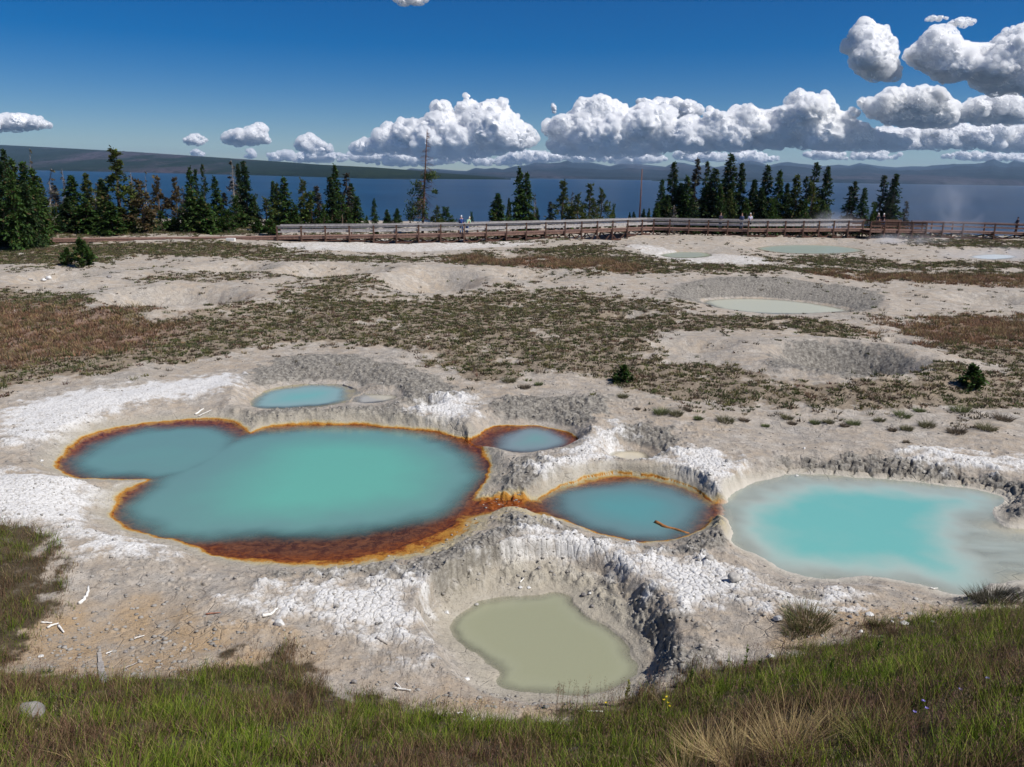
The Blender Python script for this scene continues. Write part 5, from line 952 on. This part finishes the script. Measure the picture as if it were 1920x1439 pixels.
tag(mesh('flowering_grass', np.concatenate([V, V2]), np.concatenate([Fc, F2+len(V)]), PM, cols=np.concatenate([Cc, C2])), 'tall thin grass stems with airy heads in front of the olive pool', kind='stuff')
def flower(px, py, rgb, label, h=.2):
    c, _ = on(px, py+8); o = empty('flower', c, label=label, cat='flower', group='small wild flowers'); MB().tube([(0, 0, 0), (0, 0, h)], [.002, .0015], 4).build('stem', cloth((.12, .15, .04)), o)
    L = Leaves()
    for k in range(7): a = k*.9; L.leaf(np.array([0, 0, h]), np.array([math.cos(a), math.sin(a), .5]), .02, .013, np.array(rgb))
    L.build('petals', PM, o)
Y_ = (.8, .6, .03); PU = (.35, .3, .75)
for i, (a, b) in enumerate([(1248,1306),(1250,1318),(1253,1325),(1243,1312),(1135,1316)]): flower(a, b+22, Y_, ['topmost yellow flower right of the olive pool', 'middle yellow flower right of the olive pool', 'lowest yellow flower right of the olive pool', 'leftmost yellow flower of the cluster right of the olive pool', 'single yellow flower below the olive pool rim'][i])
for i, (a, b) in enumerate([(1728,1315),(1734,1329),(1797,1293),(1712,1336),(1848,1272)]): flower(a, b+12, PU, ['upper purple flower of three on the right slope', 'right purple flower of three on the right slope', 'single purple flower right of the three', 'left purple flower of three on the right slope', 'purple flower highest on the right slope'][i], .1)
# ================================================================= steam
def steam(px, py, dist, sx, sy, sz, dens, label, seed):
    p = D(px, py, dist); V, Fc = ICO3; o = mesh('steam', V*np.array([sx, sy, sz]), Fc, None, smooth=True); o.location = p
    t = NT('steam_air'); c = t.new('ShaderNodeTexCoord').outputs['Object']; mp = t.new('ShaderNodeMapping'); t.t.links.new(c, mp.inputs[0]); mp.inputs['Location'].default_value = (seed*3.3, 0, 0); mp.inputs['Rotation'].default_value = (0, .5, 0)
    n_ = t.noise(mp.outputs[0], .33, 4, .6, .8); sc_ = t.new('ShaderNodeMapping'); t.t.links.new(c, sc_.inputs[0]); sc_.inputs['Scale'].default_value = (1/sx, 1/sy, 1/sz); ln = t.new('ShaderNodeVectorMath', operation='LENGTH'); t.t.links.new(sc_.outputs[0], ln.inputs[0])
    d_ = t.math('MULTIPLY', t.ramp(n_, .42, .75), t.ramp(ln.outputs['Value'], 1., .25)); v = t.new('ShaderNodeVolumePrincipled'); v.inputs['Color'].default_value = (.9, .93, 1, 1); t.set(v.inputs['Density'], t.math('MULTIPLY', d_, dens)); v.inputs['Anisotropy'].default_value = .3
    t.t.links.new(v.outputs[0], t.out.inputs[1]); o.data.materials.append(t.m); tag(o, label, kind='stuff')
if STEAM:
    steam(1770, 400, 91, 8, 3, 5.5, .13, 'thin white steam drifting up right of the viewing platform', 1)
    steam(1700, 455, 84, 6, 3, 1.1, .4, 'low steam over the wet ground in front of the platform', 2)
    steam(1560, 420, 92, 5, 2.5, 1.8, .3, 'faint steam across the railing right of the dark grove', 3)
    steam(1850, 478, 70, 6, 3, .9, .3, 'thin steam over the pale wet patch at far right', 4)
# ================================================================= light
SUN_EL = 52; SUN_AZ = 112   # azimuth measured clockwise from the view direction (+y)
w = bpy.data.worlds.new('World'); bpy.context.scene.world = w; w.use_nodes = True; nt = w.node_tree; nt.nodes.clear()
bg = nt.nodes.new('ShaderNodeBackground'); sky = nt.nodes.new('ShaderNodeTexSky'); out = nt.nodes.new('ShaderNodeOutputWorld')
sky.sky_type = 'NISHITA'; sky.sun_disc = False; sky.sun_elevation = R(SUN_EL); sky.sun_rotation = R(SUN_AZ); sky.altitude = 2400; sky.air_density = 1.; sky.dust_density = .2; sky.ozone_density = 3.
hs = nt.nodes.new('ShaderNodeHueSaturation'); hs.inputs['Saturation'].default_value = 1.62; hs.inputs['Hue'].default_value=.511
nt.links.new(sky.outputs[0], hs.inputs['Color']); nt.links.new(hs.outputs[0], bg.inputs[0]); nt.links.new(bg.outputs[0], out.inputs[0]); bg.inputs[1].default_value = .057
sl = bpy.data.lights.new('sun', 'SUN'); so = bpy.data.objects.new('sun', sl); C.objects.link(so); sl.energy = 4.5; sl.angle = R(.53); sl.color = (1, .96, .90)
el, az = R(SUN_EL), R(SUN_AZ); sd_ = Vector((math.sin(az)*math.cos(el), math.cos(az)*math.cos(el), math.sin(el)))
so.rotation_euler = sd_.to_track_quat('Z', 'Y').to_euler()
# air
hz = MB().box((0, 11000, 250), (44000, 26000, 540)); 
t = NT("haze_air"); v = t.new('ShaderNodeVolumePrincipled'); v.inputs['Color'].default_value = (.5, .72, 1., 1); v.inputs['Density'].default_value = 3.1e-5; v.inputs['Anisotropy'].default_value = .2
t.t.links.new(v.outputs[0], t.out.inputs[1])
if HAZE: tag(hz.build('haze', t.m), kind='stuff')
sc = bpy.context.scene
sc.render.engine = 'CYCLES'
sc.view_settings.view_transform = 'Standard'; sc.view_settings.look = 'None'; sc.view_settings.exposure = .25; sc.view_settings.gamma = 1
sc.cycles.volume_bounces = 10; sc.cycles.transparent_max_bounces = 16; sc.cycles.max_bounces = 12; sc.cycles.diffuse_bounces = 6; sc.cycles.glossy_bounces = 3
